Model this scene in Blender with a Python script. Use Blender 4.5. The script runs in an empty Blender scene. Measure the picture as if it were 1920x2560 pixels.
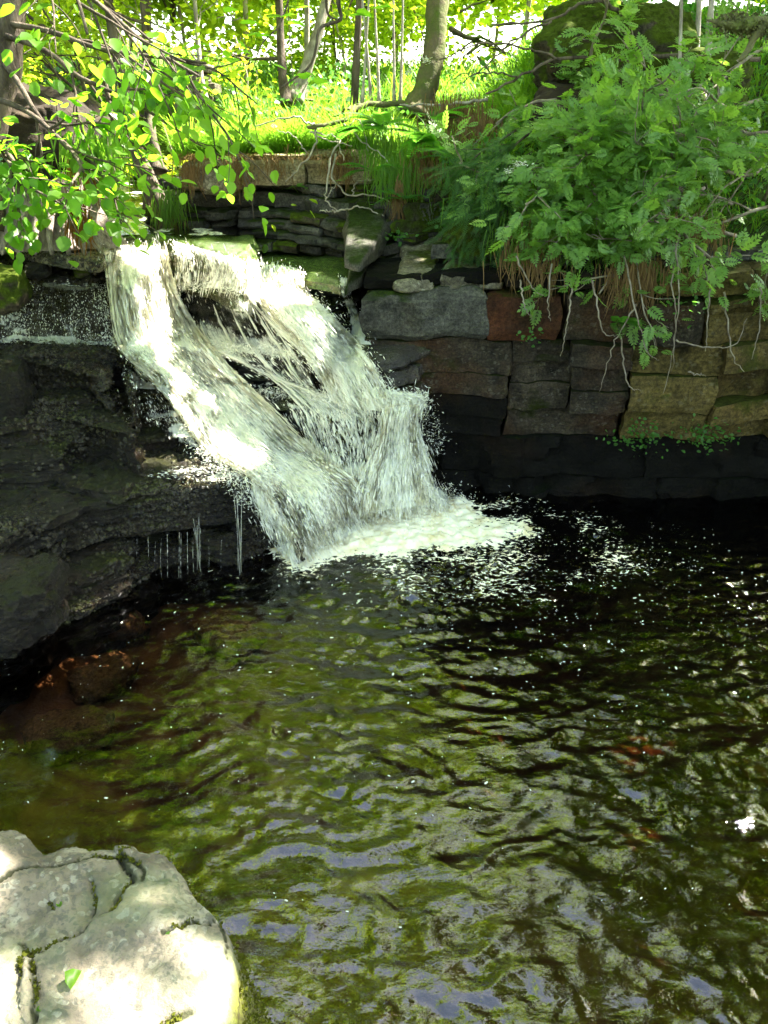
import bpy, math, random
import numpy as np
from mathutils import Vector, Matrix
from mathutils.bvhtree import BVHTree

# ------------------------------------------------------------------ camera, world, sun, exposure
SC = bpy.context.scene
COL = SC.collection
R = math.radians
CAM_H, FPX, PITCH = 2.4, 1900.0, math.atan(980 / 1900.0)
cd = bpy.data.cameras.new('camera'); cam = bpy.data.objects.new('camera', cd); COL.objects.link(cam)
cam.location = (0, 0, CAM_H); cam.rotation_euler = (math.pi / 2 - PITCH, 0, 0)
cd.sensor_fit = 'VERTICAL'; cd.sensor_height = 24; cd.lens = 24 * FPX / 2560; cd.clip_start = .05; cd.clip_end = 400
SC.camera = cam

SUN_EL, SUN_AZ = R(52), R(58)            # azimuth measured to the right of straight ahead
SDIR = Vector((math.sin(SUN_AZ) * math.cos(SUN_EL), math.cos(SUN_AZ) * math.cos(SUN_EL), math.sin(SUN_EL)))
w = bpy.data.worlds.new("World"); SC.world = w; w.use_nodes = True
wn = w.node_tree; bg = wn.nodes['Background']
sky = wn.nodes.new('ShaderNodeTexSky'); sky.sky_type = 'NISHITA'; sky.sun_disc = False
sky.sun_elevation = SUN_EL; sky.sun_rotation = SUN_AZ; sky.air_density = 1.0; sky.dust_density = 1.0
hs = wn.nodes.new('ShaderNodeMix'); hs.data_type = 'RGBA'; hs.blend_type = 'MULTIPLY'; hs.inputs[0].default_value = 1; hs.inputs[7].default_value = (1.14, 1.0, .80, 1)   # the camera's warm daylight balance
wn.links.new(sky.outputs[0], hs.inputs[6]); wn.links.new(hs.outputs[2], bg.inputs[0]); bg.inputs[1].default_value = 0.12
sl = bpy.data.lights.new('sun', 'SUN'); sl.energy = 5.0; sl.angle = R(.5); sl.color = (1, .95, .86)
so = bpy.data.objects.new('sun', sl); COL.objects.link(so); so.rotation_euler = SDIR.to_track_quat('Z', 'Y').to_euler()
SC.view_settings.view_transform = 'Standard'; SC.view_settings.look = 'None'
SC.view_settings.exposure = 3.3; SC.view_settings.gamma = 1; SC.view_settings.use_curve_mapping = False
SC.cycles.use_denoising = True; SC.cycles.max_bounces = 8; SC.cycles.transparent_max_bounces = 24
SC.cycles.sample_clamp_indirect = 6; SC.cycles.caustics_reflective = False; SC.cycles.caustics_refractive = False

rng = np.random.default_rng(11)

# ------------------------------------------------------------------ geometry helpers
CT, ST = math.cos(PITCH), math.sin(PITCH)
def ray(px, py):
    u = (1280 - py) / FPX
    return np.array([(px - 960) / FPX, CT + u * ST, -ST + u * CT])
def W(px, py, Y):
    d = ray(px, py); return np.array([0, 0, CAM_H]) + d * (Y / d[1])
def WZ(px, py, z):
    d = ray(px, py); return np.array([0, 0, CAM_H]) + d * ((z - CAM_H) / d[2])

_perm = np.random.default_rng(5).permutation(256); _perm = np.concatenate([_perm, _perm, _perm])
_grad = np.random.default_rng(6).normal(size=(256, 3)); _grad /= np.linalg.norm(_grad, axis=1)[:, None]
def noise(p):
    p = np.asarray(p, float); i = np.floor(p).astype(int); f = p - i; i &= 255
    u = f * f * f * (f * (f * 6 - 15) + 10); out = 0
    for dx in (0, 1):
        for dy in (0, 1):
            for dz in (0, 1):
                h = _perm[_perm[_perm[(i[..., 0] + dx) & 255] + ((i[..., 1] + dy) & 255)] + ((i[..., 2] + dz) & 255)]
                g = _grad[h & 255]
                d = (g * (f - np.array([dx, dy, dz]))).sum(-1)
                wgt = (u[..., 0] if dx else 1 - u[..., 0]) * (u[..., 1] if dy else 1 - u[..., 1]) * (u[..., 2] if dz else 1 - u[..., 2])
                out = out + wgt * d
    return out * 1.6
def fbm(p, oct=4, lac=2.1, gain=.5):
    p = np.asarray(p, float); a = 1; s = 0
    for k in range(oct):
        s = s + a * noise(p); p = p * lac + 17.3; a *= gain
    return s
def sstep(a, b, x):
    t = np.clip((x - a) / (b - a), 0, 1); return t * t * (3 - 2 * t)
def unit(v):
    v = np.asarray(v, float); return v / (np.linalg.norm(v, axis=-1, keepdims=True) + 1e-12)

def link(o, parent=None):
    COL.objects.link(o)
    if parent is not None: o.parent = parent
    return o
def build_mesh(name, verts, faces, mat, smooth=True, attrs=None, uv=None):
    """faces: one int array (n,k) or a list of such arrays"""
    me = bpy.data.meshes.new(name)
    if not isinstance(faces, (list, tuple)): faces = [faces]
    faces = [np.asarray(f, int) for f in faces if len(f)]
    verts = np.asarray(verts, float)
    me.vertices.add(len(verts)); me.vertices.foreach_set('co', verts.ravel())
    li = np.concatenate([f.ravel() for f in faces]); me.loops.add(len(li)); me.loops.foreach_set('vertex_index', li)
    tot = np.concatenate([np.full(len(f), f.shape[1]) for f in faces]); st = np.concatenate([[0], np.cumsum(tot)[:-1]])
    me.polygons.add(len(tot)); me.polygons.foreach_set('loop_start', st); me.polygons.foreach_set('loop_total', tot)
    me.polygons.foreach_set('use_smooth', np.full(len(tot), smooth))
    for k, v in (attrs or {}).items():
        a = me.attributes.new(k, 'FLOAT', 'POINT'); a.data.foreach_set('value', np.asarray(v, float).ravel())
    if uv is not None:
        l = me.uv_layers.new(name='UVMap'); l.data.foreach_set('uv', np.asarray(uv, float)[li].ravel())
    me.update(calc_edges=True); me.materials.append(mat)
    return me
def mk(name, verts, faces, mat, parent=None, smooth=True, attrs=None, uv=None):
    o = bpy.data.objects.new(name, build_mesh(name, verts, faces, mat, smooth, attrs, uv)); return link(o, parent)
def tag(o, label=None, cat=None, group=None, kind=None):
    if label: o['label'] = label
    if cat: o['category'] = cat
    if group: o['group'] = group
    if kind: o['kind'] = kind
    return o
def thing(name, label, cat, loc=(0, 0, 0), group=None):
    o = bpy.data.objects.new(name, None); o.empty_display_size = .1; COL.objects.link(o); o.location = [float(c) for c in loc]
    return tag(o, label, cat, group)
def local(root, o):      # parent while keeping the place (roots are unrotated)
    o.parent = root; o.location = o.location - root.location; return o
class Bag:               # gathers geometry for one mesh
    def __init__(s): s.v = []; s.f = {}; s.n = 0; s.a = []
    def add(s, v, faces, a=None):
        v = np.asarray(v, float)
        if not isinstance(faces, (list, tuple)): faces = [faces]
        for f in faces:
            f = np.asarray(f, int)
            if len(f): s.f.setdefault(f.shape[1], []).append(f + s.n)
        s.v.append(v); s.n += len(v); s.a.append(np.zeros(len(v)) if a is None else a)
    def build(s, name, mat, parent=None, smooth=True, attr=None):
        if not s.v: return None
        at = {attr: np.concatenate(s.a)} if attr else None
        o = mk(name, np.concatenate(s.v), [np.concatenate(q) for q in s.f.values()], mat, None, smooth, at)
        if parent is not None: local(parent, o)
        return o
def gridfaces(nu, nv, off=0, wrap=False):
    i = np.arange(nu - 1)[:, None]; j = np.arange(nv if wrap else nv - 1)[None, :]; j2 = (j + 1) % nv
    return (np.stack([i * nv + j, i * nv + j2, (i + 1) * nv + j2, (i + 1) * nv + j], -1).reshape(-1, 4) + off)

def tube(bag, pts, rad, n=6, bump=0.0):
    pts = np.asarray(pts, float); m = len(pts); rad = np.broadcast_to(np.asarray(rad, float), (m,))
    t = unit(np.gradient(pts, axis=0)); ref = np.array([.31, .2, .93]) if abs(t[0, 2]) < .8 else np.array([.9, .1, .2])
    a = unit(np.cross(t, ref)); b = np.cross(t, a)
    th = np.linspace(0, 2 * np.pi, n, endpoint=False)
    ring = pts[:, None] + rad[:, None, None] * (a[:, None] * np.cos(th)[None, :, None] + b[:, None] * np.sin(th)[None, :, None])
    if bump: ring = ring + (ring - pts[:, None]) * fbm(ring * 9, 3)[..., None] * bump
    v = ring.reshape(-1, 3); f = gridfaces(m, n, 0, True)
    caps = np.concatenate([v, pts[:1], pts[-1:] + t[-1:] * rad[-1]])
    k = np.arange(n); tri = np.concatenate([np.stack([(k + 1) % n, k, np.full(n, m * n)], 1),
                                            np.stack([(m - 1) * n + k, (m - 1) * n + (k + 1) % n, np.full(n, m * n + 1)], 1)])
    bag.add(caps, [f, tri])
def curve(p, n=12):      # Catmull-Rom through control points
    p = np.asarray(p, float)
    if len(p) < 3: return p[0] + (p[-1] - p[0]) * np.linspace(0, 1, n)[:, None]
    q = np.concatenate([[2 * p[0] - p[1]], p, [2 * p[-1] - p[-2]]]); out = []
    t = np.linspace(0, len(p) - 1, n)
    for x in t:
        i = min(int(x), len(p) - 2); f = x - i; a, b, c, d = q[i:i + 4]
        out.append(.5 * (2 * b + (c - a) * f + (2 * a - 5 * b + 4 * c - d) * f * f + (3 * b - a - 3 * c + d) * f ** 3))
    return np.array(out)
def frames(x, nrm):      # rotation matrices with local X=x, local Z close to nrm
    x = unit(x); y = unit(np.cross(nrm, x)); z = np.cross(x, y); return np.stack([x, y, z], -1)
def scatter(tv, tf, pos, rot, scale):
    """copies of a template as one vertex/face set"""
    n, m = len(pos), len(tv)
    v = (np.einsum('nij,mj->nmi', rot, tv) * np.asarray(scale)[:, None, None] + pos[:, None]).reshape(-1, 3)
    fs = [((np.arange(n) * m)[:, None, None] + f[None]).reshape(-1, f.shape[1]) for f in tf]
    return v, fs

def resample(poly, n):
    p = np.asarray(poly, float); q = np.concatenate([p, p[:1]]); d = np.concatenate([[0], np.cumsum(np.linalg.norm(np.diff(q, axis=0), axis=1))])
    t = np.linspace(0, d[-1], n, endpoint=False)
    return np.stack([np.interp(t, d, q[:, 0]), np.interp(t, d, q[:, 1])], 1)
def prism(poly, z0, z1, step=.04, rough=.02, bev=.02, strata=.012, tilt=(0, 0), seed=0, topn=.012, lean=0.0, sfreq=22, fine=.005, beds=0., bedh=.045, nzmax=24):
    """a rock slab: outline polygon raised from z0 to z1, broken edges, bedding on the sides"""
    per = np.linalg.norm(np.diff(np.concatenate([poly, poly[:1]]), axis=0), axis=1).sum()
    n = int(np.clip(per / step, 20, 220)); p = resample(poly, n); c = p.mean(0)
    ang_n = fbm(np.concatenate([p * 3.1, np.full((n, 1), seed * 3.7)], 1), 4)
    out = p - c; rad = np.linalg.norm(out, axis=1, keepdims=True); dirn = out / (rad + 1e-9)
    p = p + dirn * (ang_n * rough * 1.6)[:, None]
    nz = int(np.clip((z1 - z0) / (.013 if beds else step), 4, 32 if beds else nzmax)); V = []
    mean_r = rad.mean()
    for k in range(nz + 1):
        t = k / nz; z = z0 + (z1 - z0 - bev * .4) * t
        q = np.concatenate([p, np.full((n, 1), z)], 1)
        s = fbm(q * [6, 6, 6] + seed, 3) * rough + fbm(q * [1.5, 1.5, sfreq] + seed * 2.1, 2) * strata * 2
        s = s - bev * .9 * max(0, t - .86) ** 2 / .02 * .5 - bev * .6 * max(0, .1 - t) * 10 + lean * (t - 1)
        if beds:
            lv = np.floor((z + .02 * ang_n + .012 * fbm(q * [2.5, 2.5, 0] + seed, 2)) / bedh + seed * 7.31); s = s + beds * ((np.sin(lv * 127.1 + seed) * 43758.5) % 1.0 - .5) * 2
        q[:, :2] += dirn * s[:, None]; V.append(q)
    top = V[-1][:, :2]
    nr = int(np.clip(mean_r / step, 4, 26))
    for k in range(1, nr):
        s = 1 - k / nr
        q2 = c + (top - c) * s; z = np.full(n, z1)
        z = z + fbm(np.concatenate([q2 * 4, np.full((n, 1), seed)], 1), 4) * topn - bev * .25 * max(0, 1 - k * 1.5)
        V.append(np.concatenate([q2, z[:, None]], 1))
    nv = len(V); V = np.concatenate(V)
    V = np.concatenate([V, [[c[0], c[1], z1 + float(fbm(np.array([[c[0] * 4, c[1] * 4, seed]]), 4)[0]) * topn]]])
    fd = fbm(V * [17, 17, 24] + seed * 3, 3); V[:, :2] += unit(V[:, :2] - c) * (fd * fine * 1.3)[:, None]; V[:, 2] += fd * fine * (V[:, 2] > z0 + .6 * (z1 - z0))
    h = (V[:, 2] - z0) / (z1 - z0)
    V[:, 2] += ((V[:, 0] - c[0]) * tilt[0] + (V[:, 1] - c[1]) * tilt[1]) * np.clip(h * 1.5, 0, 1)
    f = gridfaces(nv, n, 0, True)[:, ::-1]; k = np.arange(n); base = (nv - 1) * n
    tri = np.stack([base + k, base + (k + 1) % n, np.full(n, len(V) - 1)], 1)
    return V, [f[:, ::-1], tri]
def boulder(c, size, n=20, rough=.16, seed=0, squar=.55, rotz=0.):
    """rounded broken stone from a cube-sphere"""
    V = []; F = []; g = np.linspace(-1, 1, n); off = 0
    for ax in range(3):
        for s in (-1, 1):
            a, b = np.meshgrid(g, g, indexing='ij'); q = np.zeros((n * n, 3)); q[:, ax] = s; q[:, (ax + 1) % 3] = a.ravel() * s; q[:, (ax + 2) % 3] = b.ravel()
            V.append(q); F.append(gridfaces(n, n, off)); off += n * n
    V = np.concatenate(V); L = np.linalg.norm(V, axis=1, keepdims=True); V = V / (squar * 1.0 + (1 - squar) * L)
    d = fbm(V * 1.1 + seed * 5.1, 4) * rough + np.round(fbm(V * 1.7 + seed, 2) * 3) / 3 * rough * .5
    V = V * (1 + d[:, None]) * np.asarray(size); ca, sa = math.cos(rotz), math.sin(rotz)
    V = np.stack([V[:, 0] * ca - V[:, 1] * sa, V[:, 0] * sa + V[:, 1] * ca, V[:, 2]], 1)
    return V + np.asarray(c), [np.concatenate(F)]

# ------------------------------------------------------------------ materials
def newmat(name):
    m = bpy.data.materials.new(name); m.use_nodes = True; nt = m.node_tree; nt.nodes.clear()
    return m, nt
class N:
    def __init__(s, nt): s.t = nt
    def n(s, typ, **kw):
        x = s.t.nodes.new(typ)
        for k, v in kw.items():
            if k[0] == 'i' and k[1:].isdigit(): s.set(x.inputs[int(k[1:])], v)
            elif k in x.inputs and not hasattr(x, k): s.set(x.inputs[k], v)
            elif hasattr(x, k) and k not in ('color',): setattr(x, k, v)
            else: s.set(x.inputs[k], v)
        return x
    def set(s, inp, v):
        if isinstance(v, bpy.types.NodeSocket): s.t.links.new(v, inp)
        elif isinstance(v, bpy.types.Node): s.t.links.new(v.outputs[0], inp)
        else: inp.default_value = v
    def noise(s, vec, scale, detail=5, rough=.55, dist=0):
        x = s.n('ShaderNodeTexNoise'); s.set(x.inputs['Vector'], vec); x.inputs['Scale'].default_value = scale
        x.inputs['Detail'].default_value = detail; x.inputs['Roughness'].default_value = rough; x.inputs['Distortion'].default_value = dist
        return x.outputs[0]
    def vor(s, vec, scale, feature='F1', out=0):
        x = s.n('ShaderNodeTexVoronoi'); x.feature = feature; s.set(x.inputs['Vector'], vec); x.inputs['Scale'].default_value = scale
        return x.outputs[out]
    def ramp(s, fac, stops):
        x = s.n('ShaderNodeValToRGB'); s.set(x.inputs[0], fac); cr = x.color_ramp
        while len(cr.elements) < len(stops): cr.elements.new(.5)
        for e, (p, c) in zip(cr.elements, stops):
            e.position = p; e.color = (c, c, c, 1) if isinstance(c, (int, float)) else (*c, 1)
        return x.outputs[0]
    def math(s, op, a, b=0., c=None, clamp=False):
        x = s.n('ShaderNodeMath'); x.operation = op; x.use_clamp = clamp; s.set(x.inputs[0], a); s.set(x.inputs[1], b)
        if c is not None: s.set(x.inputs[2], c)
        return x.outputs[0]
    def mix(s, fac, a, b, blend='MIX'):
        x = s.n('ShaderNodeMix'); x.data_type = 'RGBA'; x.blend_type = blend; s.set(x.inputs[0], fac)
        for i, v in ((6, a), (7, b)):
            if isinstance(v, tuple) and len(v) == 3: v = (*v, 1)
            s.set(x.inputs[i], v)
        return x.outputs[2]
    def pos(s, sc=(1, 1, 1)):
        g = s.n('ShaderNodeNewGeometry').outputs['Position']; m = s.n('ShaderNodeMapping'); s.set(m.inputs[0], g); m.inputs['Scale'].default_value = sc
        return m.outputs[0]
    def attr(s, name):
        x = s.n('ShaderNodeAttribute'); x.attribute_name = name; return x.outputs['Fac']
    def shmix(s, fac, a, b):
        x = s.n('ShaderNodeMixShader'); s.set(x.inputs[0], fac); s.t.links.new(a.outputs[0], x.inputs[1]); s.t.links.new(b.outputs[0], x.inputs[2]); return x
    def out(s, sh, vol=None):
        x = s.n('ShaderNodeOutputMaterial'); s.t.links.new(sh.outputs[0], x.inputs[0])
        if vol: s.t.links.new(vol.outputs[0], x.inputs[1])

def rock_mat(name, dark, light, moss=.4, mosscol=(.05, .075, .008), rough=(.35, .75), wet=.0, scale=1., lichen=0., strat=1., brown=(.09, .05, .02), brownamt=.3, bump=.6):
    m, nt = newmat(name); k = N(nt); P = k.pos()
    oi = k.n('ShaderNodeObjectInfo').outputs['Random']
    n1 = k.noise(P, 3.2 * scale, 8, .62); n2 = k.noise(P, 14 * scale, 8, .65); ns = k.noise(k.pos((2, 2, 26)), 1.6 * scale, 6, .6, .3)
    base = k.mix(k.ramp(k.math('ADD', k.math('MULTIPLY', n1, .55), k.math('MULTIPLY', n2, .45)), [(.36, 0.), (.62, 1.)]), dark, light)
    base = k.mix(k.math('MULTIPLY', k.ramp(ns, [(.45, 0.), (.7, 1.)]), .35 * strat), base, tuple(c * .45 for c in dark))
    base = k.mix(k.math('MULTIPLY', k.ramp(k.noise(P, 1.9, 5, .6), [(.5, 0.), (.68, 1.)]), brownamt), base, brown)
    fg_ = k.noise(P, 48 * scale, 6, .75); base = k.mix(.85, base, k.mix(k.ramp(fg_, [(.36, 0.), (.66, 1.)]), (.35, .34, .33), (1.9, 1.85, 1.75)), 'MULTIPLY')
    base = k.mix(.4, base, k.mix(oi, (.62, .60, .60), (1.25, 1.22, 1.15)), 'MULTIPLY')
    if lichen:
        v = k.vor(k.mix(.06, P, k.n('ShaderNodeTexNoise', Scale=9.).outputs['Color']), 22 * scale, 'F1', 0)
        lf = k.math('MULTIPLY', k.ramp(v, [(.26, 1.), (.34, 0.)]), k.ramp(k.noise(P, 6, 3), [(.42, 0.), (.58, 1.)]))
        base = k.mix(k.math('MULTIPLY', lf, lichen), base, (.42, .40, .31))
    nz = k.n('ShaderNodeSeparateXYZ'); k.set(nz.inputs[0], k.n('ShaderNodeNewGeometry').outputs['Normal'])
    mf = k.math('ADD', k.math('MULTIPLY', nz.outputs[2], .28), k.noise(P, 2.6, 8, .68))
    mf = k.ramp(mf, [(.86 - .5 * moss, 0.), (.98 - .5 * moss, 1.)])
    mcol = k.mix(k.ramp(k.noise(P, 30, 5, .7), [(.35, 0.), (.68, 1.)]), tuple(c * .35 for c in mosscol), mosscol)
    base = k.mix(mf, base, mcol)
    rg = k.ramp(k.noise(P, 5, 5), [(.35, rough[0]), (.65, rough[1])])
    if wet >= .2: rg = k.math('MULTIPLY', rg, k.math('SUBTRACT', 1., k.ramp(nz.outputs[2], [(.5, 0.), (.9, .72)])))     # standing wet film on the treads
    b = k.n('ShaderNodeBump'); b.inputs['Strength'].default_value = bump; b.inputs['Distance'].default_value = .045
    hgt = k.math('ADD', k.math('MULTIPLY', n1, .6), k.math('ADD', k.math('MULTIPLY', k.noise(P, 55, 6, .7), .45), k.math('MULTIPLY', ns, .35 * strat)))
    hgt = k.math('ADD', hgt, k.math('MULTIPLY', k.math('MULTIPLY', mf, k.noise(P, 120, 3, .7)), .35))
    k.set(b.inputs['Height'], hgt)
    p = k.n('ShaderNodeBsdfPrincipled'); k.set(p.inputs['Base Color'], base); k.set(p.inputs['Normal'], b.outputs[0]); p.inputs['Specular IOR Level'].default_value = .12 if wet < .2 else .38
    k.set(p.inputs['Roughness'], k.math('ADD', rg, k.math('MULTIPLY', mf, .3), clamp=True) if wet < .5 else rg)
    p.inputs['Coat Weight'].default_value = wet * .35; p.inputs['Coat Roughness'].default_value = .09
    if wet: k.set(p.inputs['Coat Normal'], b.outputs[0])
    k.out(p); return m

def leaf_mat(name, c1, c2, trans=.5, tcol=None, rough=.45, gloss=.35):
    m, nt = newmat(name); k = N(nt)
    g = k.n('ShaderNodeNewGeometry'); r = g.outputs['Random Per Island']; oi = k.n('ShaderNodeObjectInfo').outputs['Random']
    f = k.math('FRACT', k.math('ADD', r, oi))
    col = k.mix(f, c1, c2); col = k.mix(k.ramp(k.noise(k.pos(), .9, 3), [(.3, 0.), (.7, .5)]), col, c2)
    tc = k.mix(f, tuple(tcol or (c1[0] * 2.2, c1[1] * 2.2, c1[2] * .8)), tuple(min(1, x * 1.25) for x in (tcol or (c2[0] * 2.2, c2[1] * 2.2, c2[2] * .8))))
    p = k.n('ShaderNodeBsdfPrincipled'); k.set(p.inputs['Base Color'], col); p.inputs['Roughness'].default_value = rough
    p.inputs['Specular IOR Level'].default_value = gloss
    t = k.n('ShaderNodeBsdfTranslucent'); k.set(t.inputs[0], tc)
    k.out(k.shmix(trans, p, t)); return m
def simple(name, c1, c2, scale=8, rough=.8, bump=.4, stretch=(1, 1, 1), spec=.3):
    m, nt = newmat(name); k = N(nt); P = k.pos(stretch)
    n1 = k.noise(P, scale, 7, .62)
    p = k.n('ShaderNodeBsdfPrincipled'); k.set(p.inputs['Base Color'], k.mix(k.ramp(n1, [(.35, 0.), (.65, 1.)]), c1, c2))
    p.inputs['Roughness'].default_value = rough; p.inputs['Specular IOR Level'].default_value = spec
    b = k.n('ShaderNodeBump'); b.inputs['Strength'].default_value = bump; b.inputs['Distance'].default_value = .02; k.set(b.inputs['Height'], k.noise(P, scale * 4, 6, .65))
    k.set(p.inputs['Normal'], b.outputs[0]); k.out(p); return m

M = {}
M['ledge'] = rock_mat('wet_dark_rock', (.003, .0026, .002), (.028, .0215, .014), .30, (.034, .036, .006), (.16, .5), .2, 1.5, brown=(.030, .014, .005), brownamt=.5, bump=1.3)
M['cascade'] = rock_mat('cascade_rock', (.004, .0035, .003), (.016, .014, .011), .34, (.04, .055, .01), (.15, .4), .7, 1.3, bump=.9)
M['lip'] = rock_mat('algae_lip_rock', (.035, .035, .018), (.10, .11, .035), .75, (.10, .16, .03), (.15, .4), .7, 1.3, bump=.7)
M['sheet'] = rock_mat('streaming_wet_rock', (.02, .018, .017), (.07, .064, .058), .2, (.04, .06, .01), (.12, .35), .9, 1.6, brown=(.09, .05, .02), bump=1.)
M['wall'] = rock_mat('shaded_wall_rock', (.006, .005, .004), (.050, .040, .028), .46, (.020, .026, .003), (.5, .85), .0, 1.4, brown=(.050, .022, .009), brownamt=.7, lichen=.10)
M['wall_green'] = rock_mat('algae_wall_sun_tone', (.025, .020, .007), (.14, .105, .035), .5, (.055, .065, .008), (.5, .85), 0., 1., brown=(.06, .035, .01), brownamt=.6, lichen=.10)  # ochre algae tone, lightened to stand in for sun at the far right
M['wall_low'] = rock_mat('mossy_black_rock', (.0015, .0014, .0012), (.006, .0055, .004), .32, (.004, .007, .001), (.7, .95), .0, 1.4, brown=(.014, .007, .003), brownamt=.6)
M['orange'] = rock_mat('iron_stained_rock', (.022, .011, .006), (.085, .030, .013), .3, rough=(.5, .85), brown=(.03, .02, .012), brownamt=.6)
M['course'] = rock_mat('bedded_rock', (.018, .018, .016), (.095, .092, .08), .40, (.03, .05, .006), (.4, .8), .1, 1.3, brown=(.05, .032, .014), brownamt=.3)
M['pale'] = rock_mat('pale_dry_rock', (.06, .054, .04), (.21, .19, .145), .26, (.06, .075, .01), (.6, .9), 0., 1., lichen=.5, brown=(.2, .13, .05), brownamt=.4)
M['slab'] = rock_mat('tan_sandstone_sun_tone', (.12, .10, .065), (.34, .28, .19), .15, (.09, .10, .015), (.7, .95), 0., 1.1, lichen=.3, brown=(.22, .15, .07), brownamt=.4)  # own tan, lightened to stand in for sun missing on the slab face
M['amber'] = rock_mat('amber_stone', (.07, .045, .022), (.18, .11, .05), 0., (.1, .1, .02), (.7, .9), 0., 1.2)
M['mossrock'] = rock_mat('mossy_boulder', (.03, .026, .016), (.08, .07, .05), .95, (.07, .10, .008), (.7, .95), 0., 1.)
M['grit'] = rock_mat('wet_grit', (.004, .0035, .0025), (.060, .050, .032), .42, (.050, .055, .006), (.08, .35), .3, 2.0, brown=(.04, .02, .008), brownamt=.5)
M['bark'] = simple('bark', (.035, .024, .016), (.15, .115, .08), 6, .85, .8, (3, 3, .6))
M['barkmoss'] = simple('mossy_bark', (.07, .10, .012), (.13, .10, .06), 5, .9, .8)
M['palebark'] = simple('pale_bark', (.16, .13, .10), (.42, .37, .30), 8, .7, .5, (2, 2, 1))
M['twig'] = simple('twig_bark', (.10, .075, .05), (.30, .25, .19), 14, .75, .3)
M['deadwood'] = simple('dead_grey_wood', (.10, .075, .06), (.42, .34, .28), 3.5, .8, 1., (9, 9, .8))
M['earth'] = simple('dark_earth', (.012, .009, .006), (.05, .035, .02), 5, .95, .9)
M['thatch'] = leaf_mat('dead_grass', (.10, .055, .022), (.22, .14, .06), .25, (.18, .10, .03), .7, .1)
M['rust'] = leaf_mat('rusty_fronds', (.10, .04, .012), (.22, .10, .02), .35, (.3, .12, .02), .6, .1)
M['grass'] = leaf_mat('grass_blades', (.055, .125, .012), (.10, .20, .02), .5, (.24, .46, .03), .5, .3)
M['hazel'] = leaf_mat('hazel_leaves', (.05, .13, .012), (.10, .20, .02), .6, (.26, .56, .02), .4, .4)
M['canopy'] = leaf_mat('canopy_leaves', (.06, .13, .012), (.11, .20, .02), .65, (.55, .70, .03), .45, .3)
M['rowan'] = leaf_mat('rowan_leaves', (.07, .165, .032), (.16, .29, .06), .45, (.28, .50, .045), .4, .5)
M['fern'] = leaf_mat('fern_fronds', (.04, .13, .02), (.07, .19, .03), .5, (.15, .42, .03), .5, .3)
M['spruce'] = leaf_mat('spruce_needles', (.03, .085, .02), (.06, .14, .03), .25, (.08, .22, .03), .5, .3)
M['herb'] = leaf_mat('herb_leaves', (.04, .12, .02), (.07, .18, .03), .45, (.12, .36, .03), .45, .4)
M['flower'] = simple('cream_flowers', (.6, .6, .45), (.8, .8, .65), 30, .7, .2)

# water of the pool: clear, tea coloured, rippled
def water_mat():
    m, nt = newmat('pool_water'); k = N(nt); P = k.pos()
    b = k.n('ShaderNodeBump'); b.inputs['Strength'].default_value = .35; b.inputs['Distance'].default_value = .012
    h = k.math('ADD', k.noise(k.pos((1, 1.7, 1)), 16, 4, .55, .6), k.math('MULTIPLY', k.noise(k.pos((1, 1.6, 1)), 60, 3, .5, .4), .22))
    k.set(b.inputs['Height'], k.math('MULTIPLY', h, k.attr('rough')))
    fr = k.n('ShaderNodeFresnel'); fr.inputs[0].default_value = 1.8; k.set(fr.inputs['Normal'], b.outputs[0])
    gl = k.n('ShaderNodeBsdfGlossy'); gl.inputs['Roughness'].default_value = .03; k.set(gl.inputs['Normal'], b.outputs[0]); gl.inputs[0].default_value = (1, 1, 1, 1)
    tr = k.n('ShaderNodeBsdfTransparent'); tr.inputs[0].default_value = (.97, .93, .86, 1)
    wat = k.shmix(fr.outputs[0], tr, gl)
    fm = k.attr('foam')
    lace = k.math('SUBTRACT', 1., k.vor(k.mix(.12, k.pos((1, 2.0, 1)), k.n('ShaderNodeTexNoise', Scale=6.).outputs['Color']), 16, 'DISTANCE_TO_EDGE'))
    cov = k.math('ADD', k.math('ADD', k.math('MULTIPLY', fm, 2.5), -1.05), k.math('ADD', k.math('MULTIPLY', k.math('SUBTRACT', lace, .86), 2.2), k.math('MULTIPLY', k.math('SUBTRACT', k.noise(k.pos((1, 1.8, 1)), 30, 6, .7), .5), 3.6)))
    cov = k.math('MULTIPLY', k.ramp(cov, [(.0, 0.), (.22, 1.)]), k.ramp(fm, [(.02, 0.), (.12, 1.)]))
    fo = k.n('ShaderNodeBsdfPrincipled'); k.set(fo.inputs['Base Color'], k.mix(k.ramp(k.noise(P, 9, 4), [(.5, 0.), (.72, 1.)]), (.92, .88, .70), (.70, .58, .32))); fo.inputs['Roughness'].default_value = .6
    k.set(fo.inputs['Normal'], b.outputs[0])
    sh = k.shmix(cov, wat, fo)
    va = k.n('ShaderNodeVolumeAbsorption'); va.inputs[0].default_value = (.50, .28, .10, 1); va.inputs[1].default_value = 2.0
    k.out(sh, va); return m
M['water'] = water_mat()
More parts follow.
